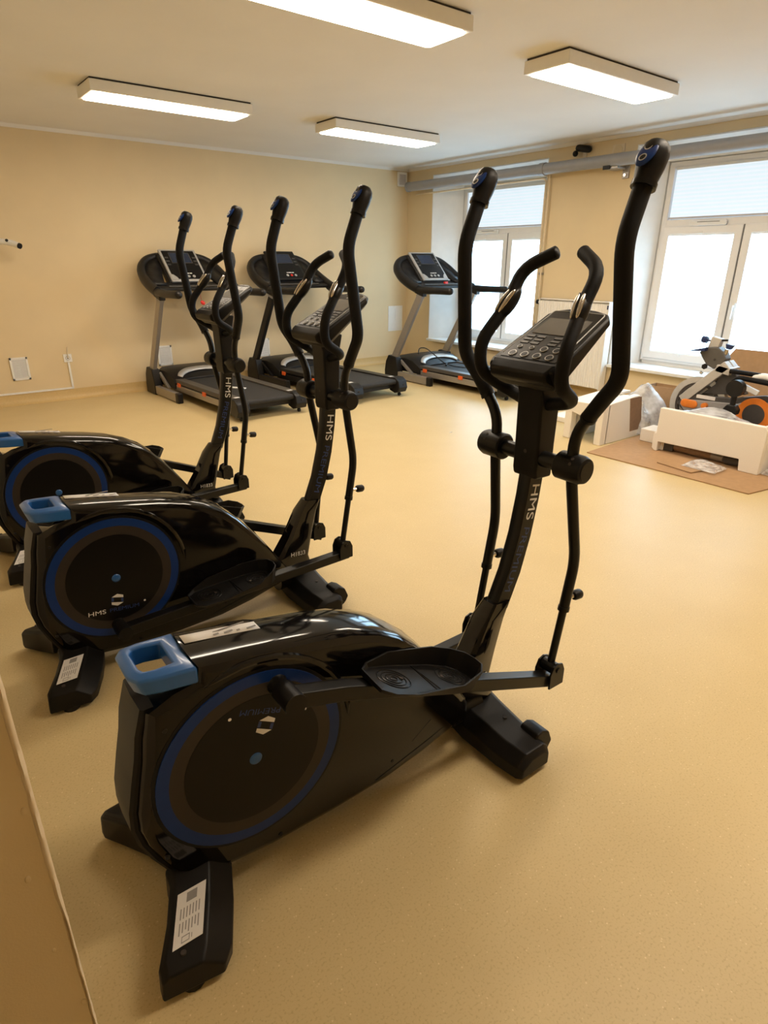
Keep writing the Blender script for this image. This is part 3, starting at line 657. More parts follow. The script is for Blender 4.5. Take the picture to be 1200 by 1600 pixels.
    # ---- console
    ce = Vector((1.352, 0, 1.176)); cu = Vector((.245, 0, .132)).normalized(); cn = Vector((-cu.z, 0, cu.x)); 
    CP = lambda a, b, c: ce+cu*a+Vector((0, b, 0))+cn*c
    out = [(-.006,-.085), (0,-.115), (.02,-.124), (.15,-.116), (.262,-.108), (.285,-.09), (.298,-.045), (.302,0), (.298,.045), (.285,.09), (.262,.108), (.15,.116), (.02,.124), (0,.115), (-.006,.085)]
    R = [[CP(a*.96+.004, b*.93, -.046+.10*max(0, a-.06)*1.2*.0) for a, b in out], [CP(a, b, -.036) for a, b in out], [CP(a, b, 0) for a, b in out], [CP(a*.97+.004, b*.95, .008) for a, b in out]]
    R[0] = [CP(a*.90+.006, b*.86, -.062+.13*a) for a, b in out]; R[1] = [CP(a, b, -.044+.12*a) for a, b in out]
    con = MB().rings(R).obj('console', 'black', T, bevel=.004, ang=30)
    R = [[CP(-.004, -.112, -.045), CP(-.004, .112, -.045), CP(.035, .12, -.05), CP(.035, -.12, -.05)], [CP(-.022, -.10, -.02), CP(-.022, .10, -.02), CP(.03, .118, .0), CP(.03, -.118, 0)], [CP(-.016, -.10, .006), CP(-.016, .10, .006), CP(.026, .112, .0125), CP(.026, -.112, .0125)]]
    MB().rings(R).obj('console_lip', 'black', con, bevel=.008, seg=3, ang=30)
    MB().hexa([CP(.035,-.098,.007), CP(.272,-.086,.007), CP(.272,.086,.007), CP(.035,.098,.007), CP(.035,-.098,.0095), CP(.272,-.086,.0095), CP(.272,.086,.0095), CP(.035,.098,.0095)]).obj('console_face', 'panel', con, smooth=False)
    MB().hexa([CP(.155,-.078,.009), CP(.235,-.074,.009), CP(.235,.074,.009), CP(.155,.078,.009), CP(.155,-.078,.0108), CP(.235,-.074,.0108), CP(.235,.074,.0108), CP(.155,.078,.0108)]).obj('lcd_screen', 'lcd', con, smooth=False)
    mb = MB().tube([CP(.05,-.101,.009), CP(.275,-.089,.009), CP(.279,0,.009), CP(.275,.089,.009), CP(.05,.101,.009)], .0016, 6, .012); mb.obj('bezel_line', 'silverp', con)
    lg = MB().hexa([CP(.249,-.010,.0095), CP(.262,-.014,.0095), CP(.262,-.004,.0095), CP(.249,.0,.0095), CP(.249,-.010,.0104), CP(.262,-.014,.0104), CP(.262,-.004,.0104), CP(.249,.0,.0104)])
    lg.hexa([CP(.249,.004,.0095), CP(.262,.0,.0095), CP(.262,.010,.0095), CP(.249,.014,.0095), CP(.249,.004,.0104), CP(.262,.0,.0104), CP(.262,.010,.0104), CP(.249,.014,.0104)]); lg.obj('console_emblem', 'whitetxt', con, smooth=False)
    for a, r_, ys in ((.052, .0125, (.066, .022, -.022, -.066)), (.085, .0075, (.066, .022)), (.085, .0115, (-.022, -.066))):
        for b_ in ys:
            bt = MB().disc(CP(a, b_, .0085), 0, r_*.75, cn, .004, 18).obj('button', 'panel', con)
            MB().disc(CP(a, b_, .0085), r_*.78, r_, cn, .0035, 22).obj('button_ring', 'silverp', con)
    for a in (.108, .124, .140):
        for b_ in (.068, .030, -.030, -.068): MB().hexa([CP(a-.0045, b_-.014, .009), CP(a+.0045, b_-.014, .009), CP(a+.0045, b_+.014, .009), CP(a-.0045, b_+.014, .009), CP(a-.0045, b_-.014, .0112), CP(a+.0045, b_-.014, .0112), CP(a+.0045, b_+.014, .0112), CP(a-.0045, b_+.014, .0112)]).obj('key', 'btn', con, smooth=False)
    # ---- feet
    for sgn in (-1, 1):
        Yf = lambda v: sgn*v
        # rear foot swept back
        st = [(.055, .215, .375, .055, .145), (.09, .212, .365, .035, .128), (.16, .180, .338, .020, .112), (.240, .138, .296, .015, .095), (.266, .136, .268, .016, .082)]
        R = []
        for v, xa, xb, z0, z1 in st:
            wv = xb-xa; k_ = .16*max(0, v-.16)/.115
            yv = lambda x: Yf(v+k_*(x-(xa+xb)/2))
            R.append([(xa, yv(xa), z0), (xa+.004, yv(xa), z1-.012), (xa+.018, yv(xa+.018), z1), (xa+wv*.66, yv(xa+wv*.66), z1), (xb, yv(xb), z0+(z1-z0)*.45), (xb-.004, yv(xb), z0)])
        rf = MB().rings(R).obj('rear_foot', 'black', T, bevel=.005, ang=30)
        MB().tube([(.205, Yf(.236), 0), (.205, Yf(.236), .03)], .028, 14).obj('rubber_pad', 'tblack', rf)
        MB().tube([(.195, Yf(.236), .094), (.195, Yf(.236), .0985)], .006, 10).obj('foot_screw', 'gap', rf)
        if sgn < 0:
            def lf(a, b):   # position on the top face: a across, b outward
                v = .125+b; t = (v-.09)/(.245-.09); xa = .212+(.136-.212)*t; return Vector((xa+.030+a, -v, .128+(.095-.128)*t+.0025))
            A = [lf(0, 0), lf(.066, 0), lf(.066, .10), lf(0, .10)]; B_ = [p_+Vector((0, 0, .001)) for p_ in A]
            pl = MB().hexa(A+B_).obj('rating_label', 'paper', T, smooth=False)
            pm = MB()
            def bar(a0, b0, a1, b1):
                q = [lf(a0, b0), lf(a1, b0), lf(a1, b1), lf(a0, b1)]; pm.hexa([p_+Vector((0,0,.0008)) for p_ in q]+[p_+Vector((0,0,.0014)) for p_ in q])
            for k in range(7): bar(.010+k*.007, .032, .0125+k*.007, .052)
            for k in range(7): bar(.010+k*.007, .058, .0125+k*.007, .080-.003*(k % 3))
            bar(.018, .084, .036, .0855); bar(.018, .094, .036, .0955); bar(.018, .084, .0195, .095); bar(.0345, .084, .036, .095); bar(.040, .086, .0415, .094)
            bar(.022, .006, .046, .024)
            pm.obj('label_print', 'greytxt', pl, smooth=False)
        # front foot with transport wheel
        st = [(.0, 1.165, 1.335, .03, .125), (.06, 1.163, 1.332, .02, .112), (.20, 1.170, 1.325, .015, .092), (.275, 1.180, 1.318, .015, .088), (.292, 1.190, 1.308, .018, .074)]
        R = []
        for v, xa, xb, z0, z1 in st: R.append([(xa, Yf(v), z0), (xa+.004, Yf(v), z0+(z1-z0)*.55), (xa+.040, Yf(v), z1), (xb-.022, Yf(v), z1), (xb, Yf(v), z1-.018), (xb, Yf(v), z0)])
        ff = MB().rings(R).obj('front_foot', 'black', T, bevel=.005, ang=30)
        MB().tube([(1.325, Yf(.195), .045), (1.325, Yf(.245), .045)], .040, 18).obj('transport_wheel', 'tblack', ff)
        wc = MB().prism([(1.285, .085), (1.35, .02), (1.368, .05), (1.35, .092), (1.32, .108), (1.295, .105)], Yf(.185), Yf(.255), 'y').obj('wheel_cover', 'black', ff, bevel=.006)
        MB().tube([(1.25, Yf(.255), 0), (1.25, Yf(.255), .03)], .026, 14).obj('rubber_pad', 'tblack', ff)
        MB().tube([(1.275, Yf(.135), .098), (1.275, Yf(.135), .1035)], .007, 10).obj('foot_screw', 'gap', ff)
    MB().tube([(1.14, 0, .10), (1.26, 0, .10)], .055, 18).obj('frame_beam', 'frame', T)
    return T
POSE = [(0, 1.166, -.0226), (-.005, 2.267, .0013), (.026, 3.354, .0258)]
CG = 'black and blue cross trainers in a row'
e1 = make_trainer('A'); e2 = make_trainer('B'); e3 = copy_tree(e2)
for e, (x, y, t), lb in zip((e1, e2, e3), POSE, ('black cross trainer nearest the camera, its disc lettering upside down', 'middle black cross trainer of the row, white lettering upright on its disc', 'farthest black cross trainer of the row, cut off by the left photo edge')):
    e.location = (x, y, 0); e.rotation_euler = (0, 0, t); tag(e, lb, 'cross trainer', CG)
# ------------------------------------------------------------------ treadmills (local: y forward to the wall, x right, z up)
def make_treadmill(dark=False):
    T = empty('treadmill')
    up_m = 'tblack' if dark else 'silver'; side_m = 'tblack' if dark else 'silver'
    MB().box((-.265, .265), (.03, 1.62), (.165, .192)).obj('running_belt', 'belt', T, bevel=.008)
    MB().tube([(-.27, .03, .165), (.27, .03, .165)], .028, 16).obj('rear_roller', 'belt', T)
    MB().box((-.33, .33), (.05, 1.6), (.09, .16)).obj('deck_board', 'tblack', T, bevel=.004)
    for s in (-1, 1):
        a, b = sorted((s*.258, s*.372))
        rl = MB().hexa([(a, .06, .165), (b, .06, .165), (b, 1.62, .165), (a, 1.62, .165), (a+(.01 if s < 0 else 0), .06, .208), (b-(.01 if s > 0 else 0), .06, .208), (b-(.01 if s > 0 else 0), 1.62, .208), (a+(.01 if s < 0 else 0), 1.62, .208)]).obj('footrail', 'tblack' if dark else 'rail', T, bevel=.006)
        MB().box((s*.30-.028, s*.30+.028), (.10, .16), (.2075, .2088)).obj('sticker', 'paper', rl, smooth=False)
        a, b = sorted((s*.345, s*.374)); MB().box((a, b), (.08, 1.52), (.085, .152)).obj('side_panel', side_m, T, bevel=.004)
        # rear end cap
        a, b = sorted((s*.262, s*.392))
        ec = MB().prism([(-.055, .10), (-.035, .175), (.02, .212), (.11, .212), (.12, .06), (.03, .035), (-.03, .05)], a, b, 'x').obj('end_cap', 'tblack', T, bevel=.010, seg=3)
        MB().tube([(s*.33-.01, .02, .02), (s*.33+.01, .02, .02)], .02, 14).obj('caster', 'tblack', ec)
        MB().tube([(s*.385, .02, .15), (s*.3935, .02, .15)], .010, 10).obj('cap_screw', 'gap', ec)
        MB().tube([(s*.33, -.058, .135), (s*.33, -.045, .135)], .008, 10).obj('adjuster_hole', 'gap', ec)
        # orange transport clips
        for y in (1.36, .72): MB().box((s*.374-.008, s*.374+.008), (y-.035, y+.035), (.135, .178)).obj('orange_clip', 'orange', T, bevel=.003)
        # base rail, upright and its cover
        a, b = sorted((s*.435, s*.492))
        br = MB().box((a, b), (1.20, 1.95), (.012, .105)).obj('base_rail', side_m, T, bevel=.005)
        MB().box((a-.003, b+.003), (1.13, 1.205), (0.0, .110)).obj('rail_end_cap', 'tblack', br, bevel=.012, seg=3)
        cv = MB().prism([(1.76, .0), (2.03, .0), (2.035, .10), (2.01, .22), (1.96, .30), (1.80, .285), (1.76, .12)], s*.405 if s > 0 else -.50, .50 if s > 0 else -.405, 'x').obj('upright_cover', 'tblack', T, bevel=.012, seg=3)
        x0, x1 = (s*.455-.024, s*.455+.024)
        upr = MB().hexa([(x0, 1.83, .24), (x1, 1.83, .24), (x1, 1.93, .27), (x0, 1.93, .27), (x0, 1.335, 1.06), (x1, 1.335, 1.06), (x1, 1.425, 1.09), (x0, 1.425, 1.09)]).obj('upright', up_m, T, bevel=.008)
        MB().hexa([(x0-.002, 1.352, 1.03), (x1+.002, 1.352, 1.03), (x1+.002, 1.447, 1.06), (x0-.002, 1.447, 1.06), (x0-.002, 1.335, 1.062), (x1+.002, 1.335, 1.062), (x1+.002, 1.426, 1.09), (x0-.002, 1.426, 1.09)]).obj('upright_collar', 'coverg', upr, bevel=.003)
        MB().hexa([(s*.405-.015, 1.55, .10), (s*.405+.015, 1.55, .10), (s*.405+.015, 1.62, .10), (s*.405-.015, 1.62, .10), (s*.405-.015, 1.80, .25), (s*.405+.015, 1.80, .25), (s*.405+.015, 1.86, .24), (s*.405-.015, 1.86, .24)]).obj('lift_arm', side_m, T, bevel=.004)
        # hand grip
        gb = MB().tube([(s*.462, 1.50, 1.14), (s*.468, 1.30, 1.125), (s*.472, 1.05, 1.128), (s*.470, .86, 1.13)], [.040, .042, .039, .039], 14, .08, cap='round').obj('hand_grip', 'tblack', T)
        MB().hexa([(s*.46-.034, 1.31, 1.05), (s*.46+.034, 1.31, 1.05), (s*.46+.034, 1.46, 1.09), (s*.46-.034, 1.46, 1.09), (s*.46-.036, 1.30, 1.12), (s*.46+.036, 1.30, 1.12), (s*.46+.036, 1.50, 1.15), (s*.46-.036, 1.50, 1.15)]).obj('grip_bracket', 'tblack', gb, bevel=.01)
    # motor hood with silver crescent
    R = []
    sect = [(1.44, .212, .20), (1.50, .240, .235), (1.60, .285, .28), (1.74, .305, .30), (1.90, .300, .29), (1.96, .24, .22)]
    for y, zc, ze in sect: R.append([(-.385, y, .10), (-.385, y, ze-.03), (-.34, y, ze), (-.15, y, zc), (.15, y, zc), (.34, y, ze), (.385, y, ze-.03), (.385, y, .10)])
    hood = MB().rings(R).obj('motor_hood', 'tblack', T, bevel=.008, ang=40)
    mb = MB(); vs = []
    def hz(x, y):
        for (a, za, ea), (b, zb_, eb) in zip(sect, sect[1:]):
            if a <= y <= b:
                t = (y-a)/(b-a); zc = za+(zb_-za)*t; ze = ea+(eb-ea)*t; k = min(1, max(0, (abs(x)-.15)/.19)); return zc+(ze-zc)*k
        return .2
    n = 24
    for k in range(n+1):
        a = math.radians(14+152*k/n); x = .335*math.cos(a); y = 1.445+.185*math.sin(a)
        x2 = .29*math.cos(a); y2 = 1.425+.125*math.sin(a); vs += [(x, y, hz(x, max(y, 1.445))+.008), (x2, y2, hz(x2, max(y2, 1.445))+.008)]
    cres = mb.add(vs, [(2*i, 2*i+2, 2*i+3, 2*i+1) for i in range(n)]).obj('silver_crescent', 'silverp', hood); so = cres.modifiers.new('t', 'SOLIDIFY'); so.thickness = .01
    vs = [(x, 1.43+.0, .2) for x in (0,)]
    mb = MB(); pts = [(.29*math.cos(math.radians(8+164*k/16)), 1.43+.12*math.sin(math.radians(8+164*k/16))) for k in range(17)]
    mb.add([(x, y, .1975+.25*max(0, y-1.44)*.0) for x, y in pts], [tuple(range(17))])
    # horseshoe surround and dash
    path = [(-.462, 1.42, 1.135), (-.475, 1.58, 1.19), (-.470, 1.76, 1.275), (-.435, 1.89, 1.37), (-.34, 1.955, 1.445), (-.20, 1.975, 1.475)]
    path += [(.0, 1.98, 1.48)]+[(-x, y, z) for x, y, z in reversed(path)]
    MB().tube(path, .046, 14, .10, sx=1.25, up=(0, -.5, 1)).obj('horseshoe_bar', 'tblack', T)
    # inner dish behind the console
    vs = []; L1 = path[1:-1]
    cen = [(-.30, 1.56, 1.185), (-.30, 1.62, 1.20), (-.27, 1.72, 1.26), (-.24, 1.80, 1.33), (-.20, 1.86, 1.38), (0, 1.88, 1.40)]; cen += [(-x, y, z) for x, y, z in reversed(cen[:-1])]
    vs = [(x*.97, y-.01, z-.005) for x, y, z in L1]+cen; k = len(L1)
    dd = MB().add(vs, [(i, i+1, k+i+1, k+i) for i in range(k-1)]).obj('dash_dish', 'tblack', T); so = dd.modifiers.new('t', 'SOLIDIFY'); so.thickness = .03
    MB().hexa([(-.46, 1.48, 1.13), (.46, 1.48, 1.13), (.44, 1.66, 1.17), (-.44, 1.66, 1.17), (-.46, 1.47, 1.165), (.46, 1.47, 1.165), (.43, 1.67, 1.225), (-.43, 1.67, 1.225)]).obj('dash_tray', 'tblack', T, bevel=.012)
    MB().box((-.30, .30), (1.485, 1.50), (1.178, 1.192)).obj('tray_rail', 'rail', T, bevel=.004)
    # console
    o = Vector((0, 1.60, 1.235)); u = Vector((0, .315, .32)).normalized(); nv = Vector((0, -u.z, u.y)); C_ = lambda a, b, c: o+Vector((a, 0, 0))+u*b+nv*c
    hw, ln = .212, .455
    def slab(x0, x1, b0, b1, c0, c1): return MB().hexa([C_(x0,b0,c0), C_(x1,b0,c0), C_(x1,b1,c0), C_(x0,b1,c0), C_(x0,b0,c1), C_(x1,b0,c1), C_(x1,b1,c1), C_(x0,b1,c1)])
    slab(-hw*1.12, hw*1.12, .0, ln*.97, -.11, -.02).obj('console_back', 'tblack', T, bevel=.03, seg=3)
    con = slab(-hw, hw, 0, ln, -.03, .0).obj('console', 'tblack' if dark else 'silverp', T, bevel=.010, seg=3)
    sc = slab(-hw+.026, hw-.026, .026, ln-.026, -.002, .003).obj('console_face', 'panel', con, bevel=.002)
    slab(-.12, .12, .25, .40, .003, .005).obj('screen_frame', 'bikedark', con, smooth=False)
    slab(-.112, .112, .257, .393, .005, .0065).obj('screen', 'lcdblue', con, smooth=False)
    for x in (-.16, .16):
        for b in (.22, .27, .32): slab(x-.02, x+.02, b, b+.02, .003, .0045).obj('key', 'btn', con, smooth=False)
    for x0_, x1_ in ((-.052, -.036), (-.030, .018), (.024, .052)): slab(x0_, x1_, .098, .110, .003, .0042).obj('brand_mark', 'whitetxt', con, smooth=False)
    for x, m_ in ((-.06, 'silverp'), (0, 'red' if dark else 'silverp'), (.06, 'silverp')): MB().tube([C_(x, .06, .0), C_(x, .06, .008)], .017, 14).obj('button', m_, con)
    if not dark:
        for s in (-1, 1): MB().prism([(0, 0), (.075, 0), (.06, .04), (.03, .075), (0, .085)], 0, .003, 'z').xf(lambda p, s=s: C_(s*(-hw+.012+p.x), .012+p.y, .002+p.z)).obj('corner_trim', 'silverp', con, smooth=False)
    k = MB().box((.02, .075), (1.47, 1.50), (1.185, 1.215)).obj('safety_key', 'red', T, bevel=.006)
    if not dark:
        MB().tube([(.03, 1.465, 1.185), (.025, 1.455, 1.10), (.035, 1.45, 1.03)], .0018, 6).obj('key_cord', 'red', k)
        MB().ell((.045, 1.45, 1.01), (.03, .012, .022), ((.8,0,-.6), (0,1,0), (.6,0,.8)), 12, 8).obj('key_clip', 'red', k)
    return T
TG = 'treadmills along the back wall'
t1 = make_treadmill(); t2 = make_treadmill(True); t3 = copy_tree(t1)
for c in list(t3.children):
    if c.name.startswith('safety_key'):
        for g in list(c.children): bpy.data.objects.remove(g)
for t, (x, y, a), lb in ((t1, (2.823, 5.476, .041), 'silver treadmill on the left, red safety clip hanging from its console'), (t2, (4.186, 5.50, .070), 'all black treadmill standing between the two silver treadmills'), (t3, (5.651, 4.60, .007), 'silver treadmill on the right, beside the window with a cable on its belt')):
    t.location = (x, y, 0); t.rotation_euler = (0, 0, a); tag(t, lb, 'treadmill', TG)
cb = MB().tube([(5.36, 6.20, .335), (5.42, 6.26, .40), (5.52, 6.24, .395), (5.58, 6.15, .32), (5.62, 6.0, .225), (5.60, 5.80, .205), (5.68, 5.62, .203), (5.82, 5.60, .203), (5.92, 5.72, .203)], .007, 8, .05).obj('power_cable', 'tblack'); tag(cb, 'thin black cable lying on the belt of the right treadmill', 'cable')
pl = empty('cable_plug', (5.62, 5.92, .196)); MB().tube([(-.05, -.03, .014), (.04, .05, .014)], .012, 10, cap='round').obj('plug_body', 'tblack', pl); MB().tube([(.04, .05, .014), (.06, .068, .014)], .005, 8).obj('plug_pin', 'chrome', pl)
tag(pl, 'small black plug lying on the belt of the right treadmill', 'plug')
st = MB().hexa([(-.10, -.025, 0), (.10, -.02, 0), (.095, .02, 0), (-.098, .012, 0), (-.10, -.025, .012), (.10, -.02, .012), (.095, .02, .012), (-.098, .012, .012)]).obj('white_strip', 'white', bevel=.004); st.location = (2.76, 6.10, .1935); st.rotation_euler = (0, 0, -1.0)
tag(st, 'white plastic strip lying on the belt of the left treadmill', 'strip')
# ------------------------------------------------------------------ unpacked bike, foam packing and cardboard on the right
def sheet(name, pts, z0, z1, label):
    o = MB().prism(pts, z0, z1, 'z').obj(name, 'card', bevel=.0015, seg=1)
    return tag(o, label, 'cardboard')
sheet('cardboard_sheet', [(4.29, 2.82), (4.32, 2.2), (4.335, 1.57), (4.72, 1.50), (5.5, 1.38), (5.95, 1.5), (5.92, 2.84), (5.1, 2.86)], .001, .009, 'large flat brown cardboard sheet on the floor under the white foam tray')
fl = MB().hexa([(4.47, 2.31, .012), (4.43, 2.02, .012), (4.70, 1.955, .016), (4.70, 2.27, .016), (4.47, 2.31, .018), (4.43, 2.02, .018), (4.70, 1.955, .022), (4.70, 2.27, .022)]).obj('cardboard_flap', 'card', smooth=False)
tag(fl, 'small cardboard flap lying in front of the white foam tray', 'cardboard')
# foam tray standing on edge: front panel with a slot, end wings
tray = empty('foam_tray', (4.78, 2.11, .009))
pts = [(-.405, 0), (-.265, 0), (-.255, .088), (.385, .078), (.385, 0), (.408, 0), (.432, .02), (.432, .145), (.412, .15), (.412, .356), (-.385, .356), (-.405, .33)]
MB().prism(pts, 0, .05, 'x').obj('front_panel', 'styro', tray, bevel=.006)
MB().box((.05, .34), (-.405, -.355), (0, .35)).obj('end_wing', 'styro', tray, bevel=.006)
MB().box((.05, .30), (.36, .41), (0, .30)).obj('end_wing', 'styro', tray, bevel=.006)
MB().box((.05, .30), (-.36, .36), (.17, .22)).obj('inner_shelf', 'styro', tray, bevel=.006)
MB().disc((-.001, -.08, .23), 0, .03, (-1, 0, 0), .0015, 20).xf(lambda p: Vector((p.x, p.y*1.0, p.z))).obj('moulding_mark', 'styro', tray)
tag(tray, 'white foam packing tray with a slot cut in its front, on the cardboard', 'foam packing')
# parts packed inside the tray slot
pk = empty('wrapped_parts', (4.88, 2.15, .012))
MB().box((-.04, .03), (.24, .34), (0, .075)).obj('dark_part', 'bikedark', pk, bevel=.01)
MB().tube([(0, .26, .04), (0, -.06, .035)], .032, 14).obj('tube_part', 'tape', pk)
MB().tube([(0, -.06, .035), (.0, -.20, .035)], .030, 14).obj('tube_part', 'silver', pk)
MB().tube([(-.01, -.18, .035), (-.01, -.26, .04)], .036, 14, cap='round').obj('dark_part', 'bikedark', pk)
tag(pk, 'brown and grey wrapped parts inside the slot of the foam tray', 'parts')
def crumple(name, c, size, seed, label, n=36):
    # a thin sheet thrown down in folds: a few sharp ridges over a low heap
    rnd = random.Random(seed); vs = []; fs = []
    fold = [(rnd.uniform(-3.2, 3.2), rnd.uniform(-3.2, 3.2), rnd.uniform(0, 6.3), rnd.uniform(.06, .16)) for _ in range(7)]
    def tri(t): return abs((t/PI) % 2-1)
    for i in range(n+1):
        for j in range(n+1):
            a, b = i/n*2-1, j/n*2-1
            h = max(0, (1-abs(a)**2.5)*(1-abs(b)**2.5))**.55
            f = sum(q[3]*(tri(a*q[0]*2+b*q[1]*2+q[2])-.5) for q in fold)
            vs.append((c[0]+size[0]*(a+.25*f), c[1]+size[1]*(b-.25*f*math.sin(3*a+seed)), max(c[2]+.002, c[2]+size[2]*h*(.72+1.15*f))))
    for i in range(n):
        for j in range(n): k = i*(n+1)+j; fs.append((k, k+n+1, k+n+2, k+1))
    o = MB().add(vs, fs).obj(name, 'film', ang=22)
    return tag(o, label, 'plastic wrap')
crumple('plastic_wrap', (5.37, 3.07, .02), (.26, .24, .48), 3, 'crumpled clear plastic film heaped behind the upright foam block')
crumple('plastic_wrap', (5.02, 2.20, .235), (.17, .31, .165), 5, 'crumpled clear plastic film bulging over the top of the foam tray')
crumple('plastic_wrap', (4.62, 2.02, .022), (.10, .13, .05), 9, 'scrap of clear plastic film on the small cardboard flap', 20)
crumple('plastic_wrap', (4.95, 1.60, .012), (.13, .10, .12), 12, 'crumpled clear plastic film beside the right end of the foam tray', 20)
# second foam block, upright, with an open end towards the trainers
fb = empty('foam_block', (4.55, 3.06, .0))
MB().prism([(-.18, 0), (-.115, 0), (-.115, .19), (.13, .24), (.13, 0), (.20, 0), (.20, .335), (-.18, .345)], 0, .09, 'x').obj('end_panel', 'styro', fb, bevel=.006)
MB().hexa([(.07, -.18, 0), (.64, -.18, 0), (.64, -.12, 0), (.07, -.12, 0), (.07, -.18, .345), (.52, -.18, .375), (.52, -.12, .375), (.07, -.12, .345)]).obj('side_panel', 'styro', fb, bevel=.006)
MB().hexa([(.07, .13, 0), (.60, .13, 0), (.60, .20, 0), (.07, .20, 0), (.07, .13, .335), (.50, .13, .36), (.50, .20, .36), (.07, .20, .335)]).obj('side_panel', 'styro', fb, bevel=.006)
MB().hexa([(.05, -.12, .29), (.5, -.12, .31), (.5, .14, .31), (.05, .14, .29), (.05, -.12, .335), (.5, -.12, .36), (.5, .14, .36), (.05, .14, .335)]).obj('top_panel', 'styro', fb, bevel=.006)
MB().box((.37, .55), (-.1825, -.181), (.06, .36)).xf(lambda p: Vector((p.x+(.07*(.36-p.z)/.3), p.y, p.z))).obj('tape_patch', 'tape', fb, smooth=False)
tag(fb, 'white foam packing block with brown tape patch, left of the cardboard sheet', 'foam packing')
sl = MB().box((4.99, 5.15), (3.02, 3.22), (.362, .385)).obj('foam_slab', 'styro', bevel=.006); tag(sl, 'small white foam slab lying on top of the upright foam block', 'foam packing')
sb = MB().box((4.96, 5.16), (2.56, 2.76), (.010, .12)).obj('foam_brick', 'styro', bevel=.008); tag(sb, 'low white foam brick between the foam block and the foam tray', 'foam packing')
cbx = empty('cardboard_box', (5.74, 3.02, .0))
for nm, a, b, c in (('side', (-.09, .09), (-.14, -.135), (.012, .36)), ('side', (-.09, .09), (.135, .14), (.012, .36)), ('side', (-.09, -.085), (-.14, .14), (.012, .36)), ('side', (.085, .09), (-.14, .14), (.012, .36)), ('bottom', (-.09, .09), (-.14, .14), (.010, .016))): MB().box(a, b, c).obj(nm, 'card', cbx, smooth=False)
tag(cbx, 'open brown cardboard box on the floor behind the heap of plastic film', 'cardboard box')
f2 = MB().box((4.98, 5.25), (3.55, 3.75), (.001, .05)).obj('foam_offcut', 'styro', bevel=.006); tag(f2, 'flat white foam offcut on the floor below the radiator', 'foam packing')
# big cardboard leaning under the window
lc = MB().hexa([(5.86, 2.98, .012), (5.86, .9, .012), (5.87, .9, .012), (5.87, 2.98, .012), (6.08, 2.60, .725), (6.08, 1.0, .735), (6.09, 1.0, .735), (6.09, 2.60, .725)])
lc = lc.obj('leaning_cardboard', 'card', smooth=False); tag(lc, 'tall brown cardboard panel leaning against the wall below the right window', 'cardboard')
# ---- spin bike (built at x = 5.45, length along y, z up)
B = empty('exercise_bike', (5.45, 2.2, 0))
Yb = lambda y: y-2.2
MB().box((-.28, .28), (Yb(2.70), Yb(2.78)), (.012, .08)).obj('front_stabilizer', 'bikegrey', B, bevel=.01)
MB().box((-.28, .28), (Yb(1.42), Yb(1.50)), (.012, .08)).obj('rear_stabilizer', 'bikegrey', B, bevel=.01)
MB().hexa([(-.03, Yb(2.75), .06), (-.03, Yb(1.46), .06), (.03, Yb(1.46), .06), (.03, Yb(2.75), .06), (-.03, Yb(2.75), .12), (-.03, Yb(1.46), .12), (.03, Yb(1.46), .12), (.03, Yb(2.75), .12)]).obj('base_beam', 'bikegrey', B, bevel=.006)
fw = MB().disc((-.03, Yb(2.54), .30), .195, .245, (1, 0, 0), .06, 56).obj('flywheel', 'bikesilver', B, ang=40)
MB().disc((-.012, Yb(2.54), .30), .0, .197, (1, 0, 0), .024, 56).obj('flywheel_web', 'bikesilver', fw)
MB().disc((-.034, Yb(2.54), .30), .168, .192, (1, 0, 0), .02, 56).obj('flywheel_groove', 'gap', fw)
def beam(nm, m, y0, z0, y1, z1, w, x0, x1, par=B, bev=.006):
    a, b = Vector((y0, z0)), Vector((y1, z1)); d = (b-a).normalized(); n = Vector((-d.y, d.x))*w/2
    P = [a-n, b-n, b+n, a+n]
    return MB().prism([(Yb(p.x), p.y) for p in P], x0, x1, 'x').obj(nm, m, par, bevel=bev)
beam('fork_beam', 'bikesilver', 2.66, .335, 2.335, .675, .075, -.085, -.006)
beam('fork_beam', 'bikesilver', 2.66, .335, 2.335, .675, .075, .006, .085)
beam('fork_crown', 'bikesilver', 2.42, .64, 2.30, .62, .06, -.085, .085)
hd = MB().prism([(Yb(y), z) for y, z in ((2.60, .745), (2.56, .79), (2.46, .805), (2.40, .77), (2.365, .71), (2.40, .655), (2.455, .622), (2.52, .65))], -.05, .05, 'x').obj('steering_head', 'bikegrey', B, bevel=.012, seg=3)
MB().tube([(-.051, Yb(2.455), .70), (-.054, Yb(2.455), .70)], .010, 10).obj('head_bolt', 'gap', hd)
MB().hexa([(-.10, Yb(2.66), .755), (-.10, Yb(2.53), .765), (.02, Yb(2.53), .765), (.02, Yb(2.66), .755), (-.10, Yb(2.65), .762), (-.10, Yb(2.53), .795), (.02, Yb(2.53), .795), (.02, Yb(2.65), .762)]).obj('brake_lever', 'navy', hd, bevel=.004)
nk = beam('handlebar_post', 'bikesilver', 2.505, .78, 2.485, .875, .085, -.03, .03)
kb = MB().tube([(-.02, Yb(2.53), .845), (-.02, Yb(2.565), .848)], .008, 8).tube([(-.02, Yb(2.56), .848), (-.02, Yb(2.605), .852)], .027, 6).obj('adjust_knob', 'navy', nk)
beam('pop_pin', 'tblack', 2.445, .855, 2.40, .86, .016, -.02, .0, nk, .002)
kb2 = MB().prism([(Yb(y), z) for y, z in ((2.40, .835), (2.335, .825), (2.355, .79), (2.39, .795))], -.04, .0, 'x').obj('clamp_lever', 'navy', B, bevel=.004)
MB().tube([(-.02, Yb(2.385), .79), (-.02, Yb(2.40), .735)], .016, 10).obj('clamp_bolt', 'chrome', B)
MB().tube([(-.055, Yb(2.53), .635), (-.04, Yb(2.53), .635)], .024, 6).obj('resistance_knob', 'tblack', B)
